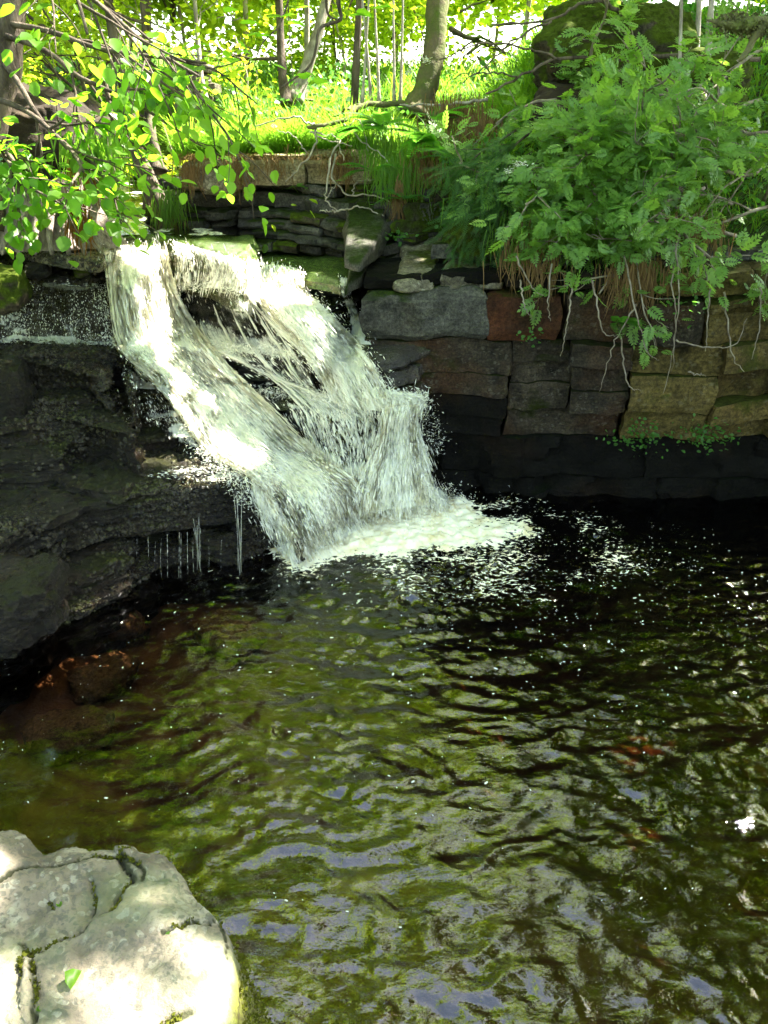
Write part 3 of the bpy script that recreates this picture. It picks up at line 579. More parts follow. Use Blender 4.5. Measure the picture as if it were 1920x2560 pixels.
# --- foreground boulder
def fg():
    out_img = [(-60, 2078), (20, 2070), (62, 2080), (92, 2112), (105, 2122), (135, 2104), (180, 2092), (260, 2086), (335, 2084), (395, 2105), (430, 2135), (462, 2190), (492, 2243), (530, 2272), (560, 2305), (578, 2345), (584, 2400), (588, 2460), (590, 2560), (580, 2700)]
    zt = .70; poly = [WZ(a, b, zt)[:2] for a, b in out_img] + [np.array(q) for q in [(-.45, .45), (-.7, .2), (-1.3, .1), (-1.8, .5), (-1.75, 1.1)]]
    xs = np.arange(-2.1, -.05, .0070); ys = np.arange(-.05, 1.75, .0070); X, Y = np.meshgrid(xs, ys, indexing='ij')
    d = -sdf(poly, X, Y)                              # positive inside
    d = d + .012 * fbm(np.stack([X * 9, Y * 9, X * 0], -1), 4)
    z = zt + .028 * fbm(np.stack([X * 2.2, Y * 2.2, X * 0 + 4], -1), 5) + .006 * fbm(np.stack([X * 22, Y * 22, X * 0], -1), 5) + .012 * np.round(2.5 * fbm(np.stack([X * 3.4, Y * 3.4, X * 0 + 2], -1), 3)) / 2.5
    z = z + .05 * sstep(-.6, -1.3, X) - .02 * sstep(.6, .2, Y)
    crack = np.zeros(X.shape)
    def line(pts, wdt, dep, lift=0, lw=.12):
        nonlocal z, crack
        q = np.array([WZ(a, b, zt)[:2] for a, b in pts])
        q = curve(np.concatenate([q, np.zeros((len(q), 1))], 1), 40)[:, :2]; dd = np.full(X.shape, 1e9); sg = np.zeros(X.shape)
        jx = X + .004 * noise(np.stack([X * 110, Y * 110, X * 0], -1)) + .006 * noise(np.stack([X * 40, Y * 40, X * 0], -1)) + .014 * noise(np.stack([X * 11, Y * 11, X * 0], -1)); jy = Y + .006 * noise(np.stack([X * 40, Y * 40, X * 0 + 9], -1))
        for i in range(len(q) - 1):
            a, e = q[i], q[i + 1] - q[i]; t = np.clip(((jx - a[0]) * e[0] + (jy - a[1]) * e[1]) / (e @ e), 0, 1)
            qx = jx - a[0] - t * e[0]; qy = jy - a[1] - t * e[1]; dist = np.hypot(qx, qy); c = e[0] * qy - e[1] * qx
            m = dist < dd; dd = np.where(m, dist, dd); sg = np.where(m, np.sign(c), sg)
        wv = wdt * (1 + .8 * noise(np.stack([X * 14, Y * 14, X * 0 + 2], -1)))
        wv = wv * .72; g = np.exp(-(dd / np.maximum(wv, .002)) ** 2)
        z = z - .62 * dep * g; crack = np.maximum(crack, g * min(1, dep / .012))
        if lift: z = z + lift * (sg > 0) * np.exp(-(dd / lw) ** 2)
    line([(-40, 2262), (60, 2180), (150, 2155), (230, 2130), (300, 2125), (345, 2160), (355, 2200)], .010, .02, .0)
    line([(300, 2130), (330, 2190), (310, 2230), (290, 2270), (240, 2300), (200, 2330), (140, 2360), (60, 2400), (60, 2460)], .014, .032, .022, .10)
    line([(60, 2360), (90, 2440), (95, 2500), (90, 2620)], .009, .028, -.01, .08)
    line([(225, 2195), (235, 2225), (240, 2250), (225, 2290)], .006, .02, .008, .05)
    line([(110, 2240), (140, 2270)], .005, .014)
    line([(400, 2345), (440, 2330), (490, 2310), (540, 2285), (560, 2290)], .006, .016, .01, .06)
    line([(550, 2290), (565, 2330), (560, 2380)], .005, .016)
    line([(335, 2290), (400, 2260), (500, 2240)], .003, .006)
    line([(170, 2150), (230, 2100), (260, 2090)], .004, .008)
    line([(270, 2130), (340, 2090)], .007, .014)
    line([(-20, 2260), (60, 2265), (120, 2290)], .003, .006)
    line([(0, 2310), (40, 2340), (60, 2400)], .004, .008)
    line([(390, 2560), (430, 2545), (480, 2530)], .012, .02)
    line([(390, 2140), (430, 2135)], .003, .006); line([(500, 2165), (380, 2150), (440, 2200)], .003, .005)
    # rounded shoulder and sheer side
    edge = np.clip(d, -1, .12)
    z = np.where(d < .12, z - (.12 - edge) ** 2 * 3.2, z)
    z = np.where(d < 0, z - np.clip(-d, 0, .35) * 5.5, z)
    z = np.maximum(z, -.55)
    keep = (d > -.26)
    z = z + np.where(d < .01, .02 * fbm(np.stack([X * 8, Y * 8, z * 8], -1), 3), 0)
    idx = -np.ones(X.shape, int); idx[keep] = np.arange(keep.sum()); F = gridfaces(len(xs), len(ys)); fi = idx.ravel()[F][:, ::-1]; fi = fi[(fi >= 0).all(1)]
    V = np.stack([X, Y, z], -1)[keep]
    at = {'crack': crack[keep], 'edge': sstep(.05, -.02, d)[keep]}
    m, nt = newmat('lichened_sandstone'); k = N(nt); P = k.pos()
    n1 = k.noise(P, 5, 8, .62); base = k.mix(k.ramp(n1, [(.36, 0.), (.64, 1.)]), (.12, .098, .068), (.30, .25, .18))
    wob = k.mix(.11, P, k.n('ShaderNodeTexNoise', Scale=14., Detail=4.).outputs['Color'])
    for sc_, th, col, am in ((14, .46, (.30, .27, .20), .75), (26, .40, (.07, .066, .048), .65), (38, .36, (.34, .32, .25), .6), (7, .46, (.26, .21, .15), .6), (60, .40, (.09, .085, .065), .7)):
        v = k.vor(wob, sc_, 'F1', 0); f = k.math('MULTIPLY', k.ramp(v, [(th - .05, 1.), (th, 0.)]), k.ramp(k.noise(P, sc_ * .35, 4, .6), [(.44, 0.), (.54, 1.)]))
        base = k.mix(k.math('MULTIPLY', f, am), base, col)
    base = k.mix(k.math('MULTIPLY', k.ramp(k.noise(P, 70, 5, .7), [(.52, 0.), (.6, 1.)]), .5), base, (.07, .07, .055))
    base = k.mix(k.math('MULTIPLY', k.ramp(k.noise(P, 3.3, 4), [(.52, 0.), (.64, 1.)]), .35), base, (.15, .19, .08))
    px_ = k.n('ShaderNodeSeparateXYZ'); k.set(px_.inputs[0], P)
    sd_ = k.math('MULTIPLY', k.math('ADD', k.math('SUBTRACT', px_.outputs[0], k.math('MULTIPLY', px_.outputs[1], .6)), 1.12), 6., clamp=True)
    ed = k.math('MULTIPLY', k.attr('edge'), sd_); moss = k.mix(k.ramp(k.noise(P, 60, 4, .7), [(.4, 0.), (.62, 1.)]), (.06, .05, .01), (.16, .17, .02))
    base = k.mix(k.ramp(k.math('ADD', ed, k.math('MULTIPLY', k.math('SUBTRACT', k.noise(P, 20, 5), .5), .7)), [(.3, 0.), (.7, .8)]), base, (.10, .115, .022))
    base = k.mix(k.ramp(ed, [(.6, 0.), (.8, 1.)]), base, moss)
    base = k.mix(k.ramp(k.attr('crack'), [(.3, 0.), (.7, 1.)]), base, k.mix(k.noise(P, 90, 3), (.006, .007, .004), (.05, .05, .012)))
    b = k.n('ShaderNodeBump'); b.inputs['Strength'].default_value = .8; b.inputs['Distance'].default_value = .006
    k.set(b.inputs['Height'], k.math('ADD', k.noise(P, 40, 8, .7), k.math('MULTIPLY', k.noise(P, 160, 3, .7), .35)))
    p = k.n('ShaderNodeBsdfPrincipled'); k.set(p.inputs['Base Color'], base); p.inputs['Roughness'].default_value = .85; k.set(p.inputs['Normal'], b.outputs[0]); k.out(p)
    o = mk('foreground_boulder', V, fi, m, None, True, at); tag(o, 'big pale lichened boulder with mossy cracks in the bottom left foreground', 'boulder')
    return X, Y, z, crack, d
FGX, FGY, FGZ, FGC, FGD = fg()
def fgz(x, y): i = int(round((x - FGX[0, 0]) / .0070)); j = int(round((y - FGY[0, 0]) / .0070)); return float(FGZ[i, j])

# grit, algae knots and moss that give the wet ledge its rough skin
def skin(pairs, count, box, seed):
    tri, wts = [], []
    for V, F in pairs:
        for f in F:
            for t_ in ((0, 1, 2), (0, 2, 3)) if f.shape[1] == 4 else ((0, 1, 2),): tri.append(V[f[:, list(t_)]])
    tri = np.concatenate(tri); c = tri.mean(1); m = (c[:, 0] > box[0]) & (c[:, 0] < box[1]) & (c[:, 1] > box[2]) & (c[:, 1] < box[3]) & (c[:, 2] > box[4]); tri = tri[m]
    nr = np.cross(tri[:, 1] - tri[:, 0], tri[:, 2] - tri[:, 0]); ar = np.linalg.norm(nr, axis=1); c = tri.mean(1)
    wt = ar * np.clip(.35 + fbm(c * 2.4 + seed, 3), .05, 1.2); k = rng.choice(len(tri), count, p=wt / wt.sum()); b_ = rng.dirichlet((1, 1, 1), count)
    nn = unit(nr[k]); cen = c[k] - [np.mean(box[:2]), 6.5, .2]; nn = np.where((nn * [0, -1, .6]).sum(1, keepdims=True) < 0, -nn, nn)
    return (tri[k] * b_[:, :, None]).sum(1), nn
GR = np.array([[math.cos(a), math.sin(a), 0] for a in np.linspace(0, 2 * math.pi, 6)[:-1]] + [[.1, 0, .8]]); GRF = [np.array([[i, (i + 1) % 5, 5] for i in range(5)])]
q, nn = skin(ROCKS[:NLED], 170000, (-2.5, -.45, 2.7, 5.2, -.02), 3)
lv, lf, lo = [], [], 0
for V, F in ROCKS[:NLED]:
    lv.extend(map(tuple, V.tolist())); lf.extend([[int(c) + lo for c in r_] for f in F for r_ in f]); lo += len(V)
LB = BVHTree.FromPolygons(lv, lf); kp = np.array([LB.ray_cast(Vector(a + b * .012), Vector(unit(b + [0, -.5, .5])), .35)[0] is None for a, b in zip(q, nn)]); q, nn = q[kp], nn[kp]; kp = (nn[:, 2] < .7) | (rng.random(len(q)) < .16); q, nn = q[kp][:42000], nn[kp][:42000]
rt = frames(unit(np.cross(nn, rng.normal(size=nn.shape))), nn); v, f = scatter(GR, GRF, q - nn * .002, rt, np.clip(rng.lognormal(-4.95, .5, len(q)), .003, .022))
tag(mk('ledge_grit', v, f, M['grit'], None, False), 'rough skin of grit, algae knots and moss on the wet ledge', kind='stuff')
# ------------------------------------------------------------------ pool water
wx = np.concatenate([np.linspace(-4.6, -2.4, 40, endpoint=False), np.arange(-2.4, 3.2, .0148), np.linspace(3.2, 5.2, 40)])
wy = np.concatenate([np.linspace(-2.4, .5, 40, endpoint=False), np.arange(.5, 5.15, .0148), np.linspace(5.15, 5.5, 6)])
X, Y = np.meshgrid(wx, wy, indexing='ij')
def waves(X, Y):
    Z0 = X * 0
    r = np.hypot(X - .1, (Y - 4.4) * 1.0); wob = fbm(np.stack([X * 1.1, Y * 1.1, Z0], -1), 3)
    amp = .25 + .75 * sstep(-1.55, -.75, X + .12 * (Y - 2.5) + .12 * wob)          # calm water in the lee of the left ledge
    a1 = noise(np.stack([X * 1.7 + wob * .5, Y * 4.2 + wob * .9, Z0 + 1], -1))
    a2 = noise(np.stack([X * 3.9 + a1 * .5 + Y * .8, Y * 8.5 + wob, Z0 + 5], -1))
    a3 = noise(np.stack([X * 8 + a2 * .6, Y * 15 + a1, Z0 + 8], -1))
    a4 = noise(np.stack([X * 19 + a3, Y * 30 + a2, Z0 + 11], -1))
    far = sstep(.8, 4.2, Y)
    a5 = noise(np.stack([X * 34 + a3 * 1.5, Y * 52 + a1 * 2, Z0 + 21], -1))
    pat = .55 + .9 * sstep(-.5, .7, fbm(np.stack([X * .9 + 3, Y * 1.3, Z0 + 31], -1), 3)); near = np.exp(-(r / 1.5) ** 2)
    h = .018 * (1 - .45 * far) * a1 + .0125 * (1 - .3 * far) * (1 - 1.6 * np.abs(a2)) + .0085 * pat * (1 - 1.5 * np.abs(a3)) + (.0030 + .004 * near) * pat * a4 + (.0009 + .002 * near) * pat * a5
    h = h + .006 * np.sin(r * 26 + wob * 5 + a1 * 2.5) * np.exp(-((r - .9) / .9) ** 2)
    return h * amp, amp
Z, AMP = waves(X, Y)
# foam where the falls land
def foamfield(X, Y):
    n = fbm(np.stack([X * 2.3, Y * 3.2, X * 0 + 2], -1), 4)
    e = np.hypot((X + .06) / 1.0, (Y - 4.46) / .50); e2 = np.hypot((X + .42) / .36, (Y - 4.15) / .24); e3 = np.hypot((X - .55) / .7, (Y - 4.42) / .30)
    f = np.maximum.reduce([sstep(1.25, .45, e + .35 * n), sstep(1.3, .4, e2 + .35 * n), .62 * sstep(1.3, .3, e3 + .4 * n)])
    e4 = np.hypot((X - .35) / 1.5, (Y - 4.2) / .8); return np.maximum(f, .36 * sstep(1.2, .3, e4 + .5 * n))
FM = foamfield(X, Y)
fine = fbm(np.stack([X * 9, Y * 13, X * 0 + 7], -1), 4)
Z = Z + FM * (.03 + .022 * fine + .014 * fbm(np.stack([X * 24, Y * 34, X * 0 + 7], -1), 3)) + .05 * sstep(.75, .1, np.hypot((X + .12) / .75, (Y - 4.68) / .25)) * (1 + .6 * fine)
o = mk('pool_water', np.stack([X, Y, Z], -1).reshape(-1, 3), gridfaces(len(wx), len(wy))[:, ::-1], M['water'], attrs={'foam': FM.ravel(), 'rough': (.3 + .7 * AMP).ravel()})
tag(o, 'dark tea-coloured pool with green and blue ripple reflections', kind='structure')

# ------------------------------------------------------------------ waterfall
allv = []; allf = []; off = 0
for V, F in ROCKS:
    for f in F:
        for q in f: allf.append([int(c) + off for c in q])
    allv.extend([tuple(map(float, v)) for v in V]); off += len(V)
allv += [(-9, 0, 0), (9, 0, 0), (9, 9, 0), (-9, 9, 0)]; allf.append([off, off + 1, off + 2, off + 3])
BVH = BVHTree.FromPolygons(allv, allf)
EYE = np.array([0, 0, CAM_H])
SP_P, SP_D, SP_L = [], [], []; ROPES = Bag()
def fall(Lp, Rp, dens, ns=90, nt=60, lift=.05, amp=.03, spray=0, edge=.18, thick=0.03, dprof=None, sl=(.03, .12), uvoff=0., smooth=9, name='waterfall', tier=.5, ropes=0):
    Lc = curve(np.concatenate([np.array(Lp, float), np.zeros((len(Lp), 1))], 1), ns)[:, :2]; Rc = curve(np.concatenate([np.array(Rp, float), np.zeros((len(Rp), 1))], 1), ns)[:, :2]
    t = np.linspace(0, 1, nt); D = np.zeros((ns, nt)); dirs = np.zeros((ns, nt, 3))
    for i in range(ns):
        for j in range(nt):
            q = Lc[i] * (1 - t[j]) + Rc[i] * t[j]; d = unit(ray(q[0], q[1])); dirs[i, j] = d
            hit = BVH.ray_cast(Vector(EYE), Vector(d)); D[i, j] = hit[3] if hit[0] is not None else np.nan
    for i in range(ns):
        row = D[i]; bad = np.isnan(row)
        if bad.all(): D[i] = D[i - 1] if i else 5.9
        elif bad.any(): row[bad] = np.interp(t[bad], t[~bad], row[~bad])
    D0 = D.copy(); k = min(smooth, 6)                       # water leaps clear of the steps: nearest of the neighbours, then smoothed
    pad = np.pad(D, ((k, k), (3, 3)), 'edge'); Dm = np.min([pad[a:a + ns, b:b + nt] for a in range(0, 2 * k + 1, 2) for b in range(0, 7, 3)], axis=0)
    D = np.minimum(D, .6 * D + .4 * Dm)
    for _ in range(4): pd = np.pad(D, ((1, 1), (1, 1)), 'edge'); D = (pd[:-2, 1:-1] + pd[2:, 1:-1] + pd[1:-1, :-2] + pd[1:-1, 2:] + 2 * D) / 6
    D = np.minimum(D, D0 - .012) - lift
    P = EYE + dirs * D[..., None]
    seg = np.linalg.norm(np.diff(P, axis=0), axis=2); S = np.concatenate([np.zeros((1, nt)), np.cumsum(seg, axis=0)]).mean(1, keepdims=True) + np.zeros((1, nt))
    wid = np.linalg.norm(P[:, -1] - P[:, 0], axis=1).mean(); T = np.zeros((ns, 1)) + t[None] * wid
    uvw = np.stack([T * 13 + uvoff, S * 2.6, T * 0 + uvoff], -1); wb = fbm(uvw, 4)
    nrm = -dirs
    rg_ = fbm(np.stack([T * 34 + uvoff, S * 5.5, T * 0 + uvoff + 3], -1), 4); rd_ = 1 - 2 * np.abs(noise(np.stack([T * 20 + uvoff, S * 3.2 + .6 * wb, T * 0 + 7], -1)))
    P = P + nrm * (wb * amp + .38 * amp * rg_ + .30 * amp * rd_)[..., None]
    e = np.minimum(sstep(0, edge, t), sstep(0, edge, 1 - t))[None] ** .7
    sgn = np.linspace(0, 1, ns)[:, None]; dp = np.interp(sgn[:, 0], *zip(*dprof))[:, None] if dprof else 1.
    dn = dens * dp * (.25 + .75 * e) * sstep(0, .04, sgn) + .18 * fbm(np.stack([T * 3.2 + uvoff, S * 1.6, T * 0 + 1], -1), 3) - .35 * (1 - e)
    gr = np.gradient(P, axis=0); steep = np.abs(gr[..., 2]) / (np.linalg.norm(gr, axis=2) + 1e-9); dn = dn - tier * (steep - .72)
    dn = np.clip(dn, 0, 1.4)
    o = mk(name, P.reshape(-1, 3), gridfaces(ns, nt)[:, ::-1], M['fall'], attrs={'dens': dn.ravel()}, uv=np.stack([T + uvoff, S], -1).reshape(-1, 2))
    tag(o, kind='structure')
    if spray:
        fl = unit(np.gradient(P, axis=0)); pr = np.clip(dn, 0, 1.2).ravel() ** 1.3 + .02; pr = pr * np.exp(3.2 * fbm(np.stack([T * 22 + uvoff, S * 1.3, T * 0 + 3], -1), 3)).ravel(); pr = pr / pr.sum(); pick = rng.choice(ns * nt, spray, p=pr)
        pp = P.reshape(-1, 3)[pick] + nrm.reshape(-1, 3)[pick] * (rng.uniform(-.01, 1, spray) ** 2 * thick * 2.2)[:, None] + rng.normal(0, .012, (spray, 3)) * np.where(rng.random((spray, 1)) < .14, 3.5, 1)
        SP_P.append(pp); SP_D.append(unit(fl.reshape(-1, 3)[pick] + rng.normal(0, .05, (spray, 3)))); SP_L.append(rng.uniform(*sl, spray) * rng.uniform(.4, 1, spray))
    for _ in range(ropes):                       # separate strands standing off the sheet
        j = rng.uniform(.03, .97) * (nt - 1); a = int(rng.uniform(0, .8) * ns); ln_ = int(rng.uniform(.08, .32) * ns); b = min(ns - 1, a + ln_)
        if b - a < 5: continue
        i_ = np.arange(a, b); jj = np.clip(j + 1.2 * noise(np.stack([i_ * .07, i_ * 0 + j, i_ * 0.], -1)), 0, nt - 1).astype(int)
        u_ = (i_ - a) / (b - a); pts = P[i_, jj] + nrm[i_, jj] * (.008 + .06 * np.sin(np.pi * u_) * rng.random())[:, None]
        if dn[i_, jj].mean() < .15: continue
        rad = rng.uniform(.003, .008) * (.35 + np.sin(np.pi * np.clip(u_, .03, .97))) * (1 + .8 * noise(np.stack([i_ * .5, i_ * 0 + j, i_ * 0 + 3.], -1))); tube(ROPES, pts, np.maximum(rad, .0008), 4, .3)
    return o
W1L = [(252, 592), (262, 700), (285, 860), (360, 940), (430, 1020), (500, 1120), (600, 1180), (660, 1235), (700, 1310), (748, 1400)]
W1R = [(425, 600), (445, 700), (490, 800), (565, 900), (670, 1000), (775, 1100), (850, 1165), (915, 1220), (930, 1260), (945, 1300)]
o = fall(W1L, W1R, 1.0, 200, 130, spray=20000, ropes=520, lift=.06, amp=.045, dprof=[(0, .9), (.15, 1), (.6, 1), (.8, .85), (1, .95)], sl=(.03, .11))
o['label'] = 'main chute of white water from the sunlit lip down to the pool'
fall(W1L, W1R, .62, 150, 90, spray=7000, lift=.13, amp=.06, uvoff=3.3, edge=.3, dprof=[(0, 0), (.12, .8), (1, .9)])
o = fall([(425, 598), (432, 640), (430, 712)], [(628, 655), (640, 690), (625, 730)], .60, 40, 60, spray=1200, ropes=50, lift=.02, amp=.012, edge=.05); o['label'] = 'thin streaked veil over the rounded lip'
o = fall([(605, 640), (605, 690), (610, 740), (690, 830), (765, 900), (810, 985)], [(765, 672), (770, 720), (850, 800), (920, 880), (960, 950), (985, 1000)], .95, 140, 100, spray=14000, ropes=300, lift=.06, amp=.045, dprof=[(0, .62), (.2, .95), (1, 1)]); o['label'] = 'right hand fan of white water'
fall([(620, 670), (625, 700), (640, 750), (720, 840), (780, 905), (830, 985)], [(755, 680), (770, 730), (850, 810), (910, 880), (950, 950), (970, 1000)], .7, 70, 50, spray=5000, lift=.12, amp=.06, uvoff=5, edge=.3)
o = fall([(460, 712), (500, 850), (590, 900), (690, 960), (800, 1080), (860, 1150)], [(640, 735), (740, 880), (810, 990), (880, 1010), (940, 1050), (945, 1150)], .42, 90, 70, spray=2600, ropes=45, lift=.03, amp=.02, uvoff=9, edge=.03, sl=(.02, .07)); o['label'] = 'broken threads of water over the dark middle steps'
o = fall([(790, 965), (830, 985), (850, 1020)], [(1062, 985), (1075, 1000), (1060, 1035)], 1.05, 30, 60, spray=1500, lift=.06, amp=.05, uvoff=12, edge=.1); o['label'] = 'boiling ridge of foam above the right spout'
o = fall([(945, 1015), (942, 1060), (920, 1130), (885, 1210), (862, 1285)], [(1068, 1000), (1058, 1060), (1072, 1120), (1105, 1190), (1142, 1262)], .92, 90, 80, spray=8000, ropes=200, lift=.10, amp=.05, uvoff=14, edge=.22, dprof=[(0, 1.1), (.3, .9), (1, 1.)]); o['label'] = 'right spout splashing into the pool'
fall([(965, 1015), (955, 1060), (945, 1130), (925, 1210), (905, 1280)], [(1050, 1010), (1040, 1060), (1045, 1120), (1055, 1190), (1075, 1262)], .8, 50, 40, spray=2000, lift=.17, amp=.06, uvoff=21, edge=.3)
o = fall([(700, 1000), (760, 1120), (830, 1260)], [(955, 1040), (945, 1150), (935, 1285)], .50, 50, 50, spray=3500, ropes=50, lift=.03, amp=.02, uvoff=17, edge=.1); o['label'] = 'thin spray over the black rock left of the spout'
o = fall([(848, 690), (852, 740), (868, 800), (872, 860)], [(872, 690), (880, 740), (915, 800), (935, 862)], .62, 40, 16, spray=500, lift=.03, amp=.015, uvoff=23, edge=.25, sl=(.02, .06)); o['label'] = 'narrow trickle between the fan and the smooth block'
o = fall([(-20, 705), (-20, 790), (-20, 856)], [(275, 700), (285, 780), (300, 864)], .50, 60, 110, spray=2600, lift=.008, amp=.008, uvoff=27, edge=.02, sl=(.008, .02), smooth=1, dprof=[(0, 1.0), (.85, 1.), (1, .4)]); o['label'] = 'glittering film of water over the left rock face'
for (l, r_, dn) in (([(300, 885), (305, 930), (300, 968)], [(395, 880), (400, 930), (415, 975)], .5), ([(380, 940), (390, 1000), (400, 1090)], [(470, 990), (500, 1060), (540, 1130)], .55), ([(290, 985), (300, 1030), (310, 1060)], [(430, 985), (450, 1030), (470, 1060)], .36), ([(330, 1190), (420, 1200), (440, 1215)], [(600, 1150), (640, 1170), (640, 1195)], .22)):
    fall(l, r_, dn, 36, 40, spray=350, lift=.012, amp=.008, uvoff=l[0][0], edge=.4, sl=(.01, .04), smooth=2)
fall([(610, 1190), (640, 1280), (690, 1380)], [(680, 1230), (730, 1300), (760, 1400)], .72, 40, 24, spray=2200, lift=.05, amp=.03, uvoff=31, edge=.35)
# drips under the low ledge
drip = Bag()
for px, a, b, r_ in ((342, 1345, 1430, .0035), (371, 1340, 1432, .004), (388, 1350, 1428, .003), (404, 1345, 1440, .004), (419, 1335, 1445, .006), (447, 1330, 1440, .0045), (452, 1335, 1440, .004), (470, 1330, 1432, .006), (484, 1340, 1425, .003), (500, 1320, 1425, .004), (522, 1350, 1425, .003), (553, 1350, 1420, .003), (660, 1330, 1385, .004)):
    base = WZ(px, b + 5, 0); top = W(px + rng.uniform(-2, 2), a, base[1] + .03)
    pts = curve([top, (top + base) / 2 + [rng.uniform(-.006, .006), -.01, 0], base], 22); tube(drip, pts, r_ * .42 * rng.random(22) ** 1.6, 4)
for px0, px1, y0, y1, k in ((486, 500, 1290, 1425, 4), (592, 602, 1225, 1430, 5), (516, 524, 1270, 1310, 4)):
    for q in range(k):
        a = rng.uniform(px0 - 8, px1 + 8); bp = px0 + (px1 - px0) * rng.random() + 3; base = WZ(bp, y1 + rng.uniform(-5, 8), .01); top = W(a, y0 + rng.uniform(-8, 20), base[1] + .06)
        tube(drip, curve([top, W(.5 * (a + bp), .55 * y0 + .45 * y1, base[1] + .0), base], 8), rng.uniform(.0004, .0016, 8), 4)
M['drip'] = spray_mat(.55)
tag(drip.build('drips', M['drip']), 'thin threads of water dripping from the low ledge into the pool', kind='stuff')
# froth piled on the treads and hanging along the outer edges
def froth(a, b, n_, spread, up_=.05):
    t_ = rng.random(n_); out_ = []
    for q in t_:
        px_, py_ = a[0] + (b[0] - a[0]) * q, a[1] + (b[1] - a[1]) * q; d_ = unit(ray(px_, py_)); h_ = BVH.ray_cast(Vector(EYE), Vector(d_)); out_.append(EYE + d_ * ((h_[3] if h_[0] is not None else 5.4) - .07))
    pp_ = np.array(out_) + rng.normal(0, 1, (n_, 3)) * [spread, spread * .7, spread * .5] + np.stack([t_ * 0, t_ * 0, rng.random(n_) ** 2 * up_], 1)
    SP_P.append(pp_); SP_D.append(unit(rng.normal(size=(n_, 3)) * [.8, .6, .5] + [.25, -.2, .1])); SP_L.append(rng.uniform(.008, .032, n_))
for a_, b_, n_, sp_ in (((430, 712), (640, 735), 900, .03), ((480, 868), (760, 895), 1500, .035), ((640, 985), (830, 1000), 900, .04), ((830, 1000), (1060, 1000), 1800, .04), ((400, 960), (600, 975), 1000, .04), ((500, 1120), (700, 1230), 1200, .05), ((280, 860), (430, 880), 900, .04), ((1060, 1010), (1130, 1250), 700, .05), ((460, 1060), (740, 1380), 1400, .045), ((760, 740), (980, 1000), 900, .045)): froth(a_, b_, n_, sp_)
tag(ROPES.build('water_strands', M['spray']), 'bright separate strands of falling water in the cascade', kind='stuff')
# spray threads
tv = np.array([[0, 0, 0], [.45, .55, .25], [1, 0, 0], [.45, -.55, .25]], float); tf = [np.array([[0, 2, 1], [0, 3, 2]])]
pp = np.concatenate(SP_P); dd = np.concatenate(SP_D); ll = np.concatenate(SP_L)
# splash droplets round the landing
ns_ = 6500; ang = rng.uniform(0, 2 * np.pi, ns_); rr = np.abs(rng.normal(0, .5, ns_)); cx = rng.choice([-.45, -.1, .25], ns_)
q = np.stack([cx + np.cos(ang) * rr * .5, 4.55 + .35 * np.sin(ang) * rr - .25 * (cx < -.3), rng.random(ns_) ** 2.5 * .20], 1)
pp = np.concatenate([pp, q]); dd = np.concatenate([dd, unit(rng.normal(size=(ns_, 3)) + [0, 0, .8])]); ll = np.concatenate([ll, rng.uniform(.008, .03, ns_)])
rot = frames(dd, unit(rng.normal(size=dd.shape))); wdt = np.clip(rng.lognormal(-5.45, .5, len(pp)), .0018, .012)
n = len(pp); v = np.einsum('nij,nmj->nmi', rot, tv[None] * np.stack([ll, wdt, wdt], 1)[:, None]) + pp[:, None]
f = ((np.arange(n) * 4)[:, None, None] + tf[0][None]).reshape(-1, 3)
tag(mk('spray', v.reshape(-1, 3), f, M['spray']), 'white threads and droplets of spray flung off the waterfall', kind='stuff')
# foam flecks and bubbles floating away
fb = 1500; fx = rng.normal(.55, .75, fb); fy = 4.35 - np.abs(rng.normal(0, .55, fb)) - .1 * np.abs(fx); k_ = fbm(np.stack([fx * 3, fy * 6, fx * 0], -1), 3) > -.05
fx2 = rng.uniform(-1.9, 2.4, 500); fy2 = rng.uniform(1.6, 4.4, 500)
fx = np.concatenate([fx[k_], fx2]); fy = np.concatenate([fy[k_], fy2]); fz = waves(fx, fy)[0] + .003
ok = (fx > -1.0 - .0 * fy) | (fy < 3.1 + .6 * (fx + 1.9)); fx, fy, fz = fx[ok], fy[ok], fz[ok]
oct_v = np.array([[1.5 * math.cos(a), .75 * math.sin(a + .3), 0] for a in np.linspace(0, 2 * math.pi, 7)[:-1]] + [[0, 0, .45]]); oct_f = [np.array([[i, (i + 1) % 6, 6] for i in range(6)])]
th = rng.uniform(0, 6.28, len(fx)); rt = np.stack([np.stack([np.cos(th), -np.sin(th), 0 * th], -1), np.stack([np.sin(th), np.cos(th), 0 * th], -1), np.stack([0 * th, 0 * th, 1 + 0 * th], -1)], 1)
v, f = scatter(oct_v, oct_f, np.stack([fx, fy, fz], 1), rt, np.clip(rng.lognormal(-5.75, .5, len(fx)), .0015, .010) * np.clip(.25 + .2 * fy, .4, 1))
tag(mk('foam_flecks', v, f, M['spray']), 'small flecks of foam drifting across the dark pool', kind='stuff')
# upstream water
ux = np.linspace(-3.5, -.9, 60); uy = np.linspace(6.1, 12, 120); X, Y = np.meshgrid(ux, uy, indexing='ij')
z = 1.625 + .03 * np.floor((Y - 6.3) / 1.1).clip(0) + .006 * fbm(np.stack([X * 7, Y * 7, X * 0], -1), 3)
o = mk('stream_water', np.stack([X, Y, z], -1).reshape(-1, 3), gridfaces(60, 120)[:, ::-1], M['water'], attrs={'foam': (.5 * (fbm(np.stack([X * 3, Y * 2, X * 0], -1), 3) > .3)).ravel().astype(float), 'rough': np.ones(X.size)})
tag(o, 'shallow sunlit stream above the waterfall', kind='structure')

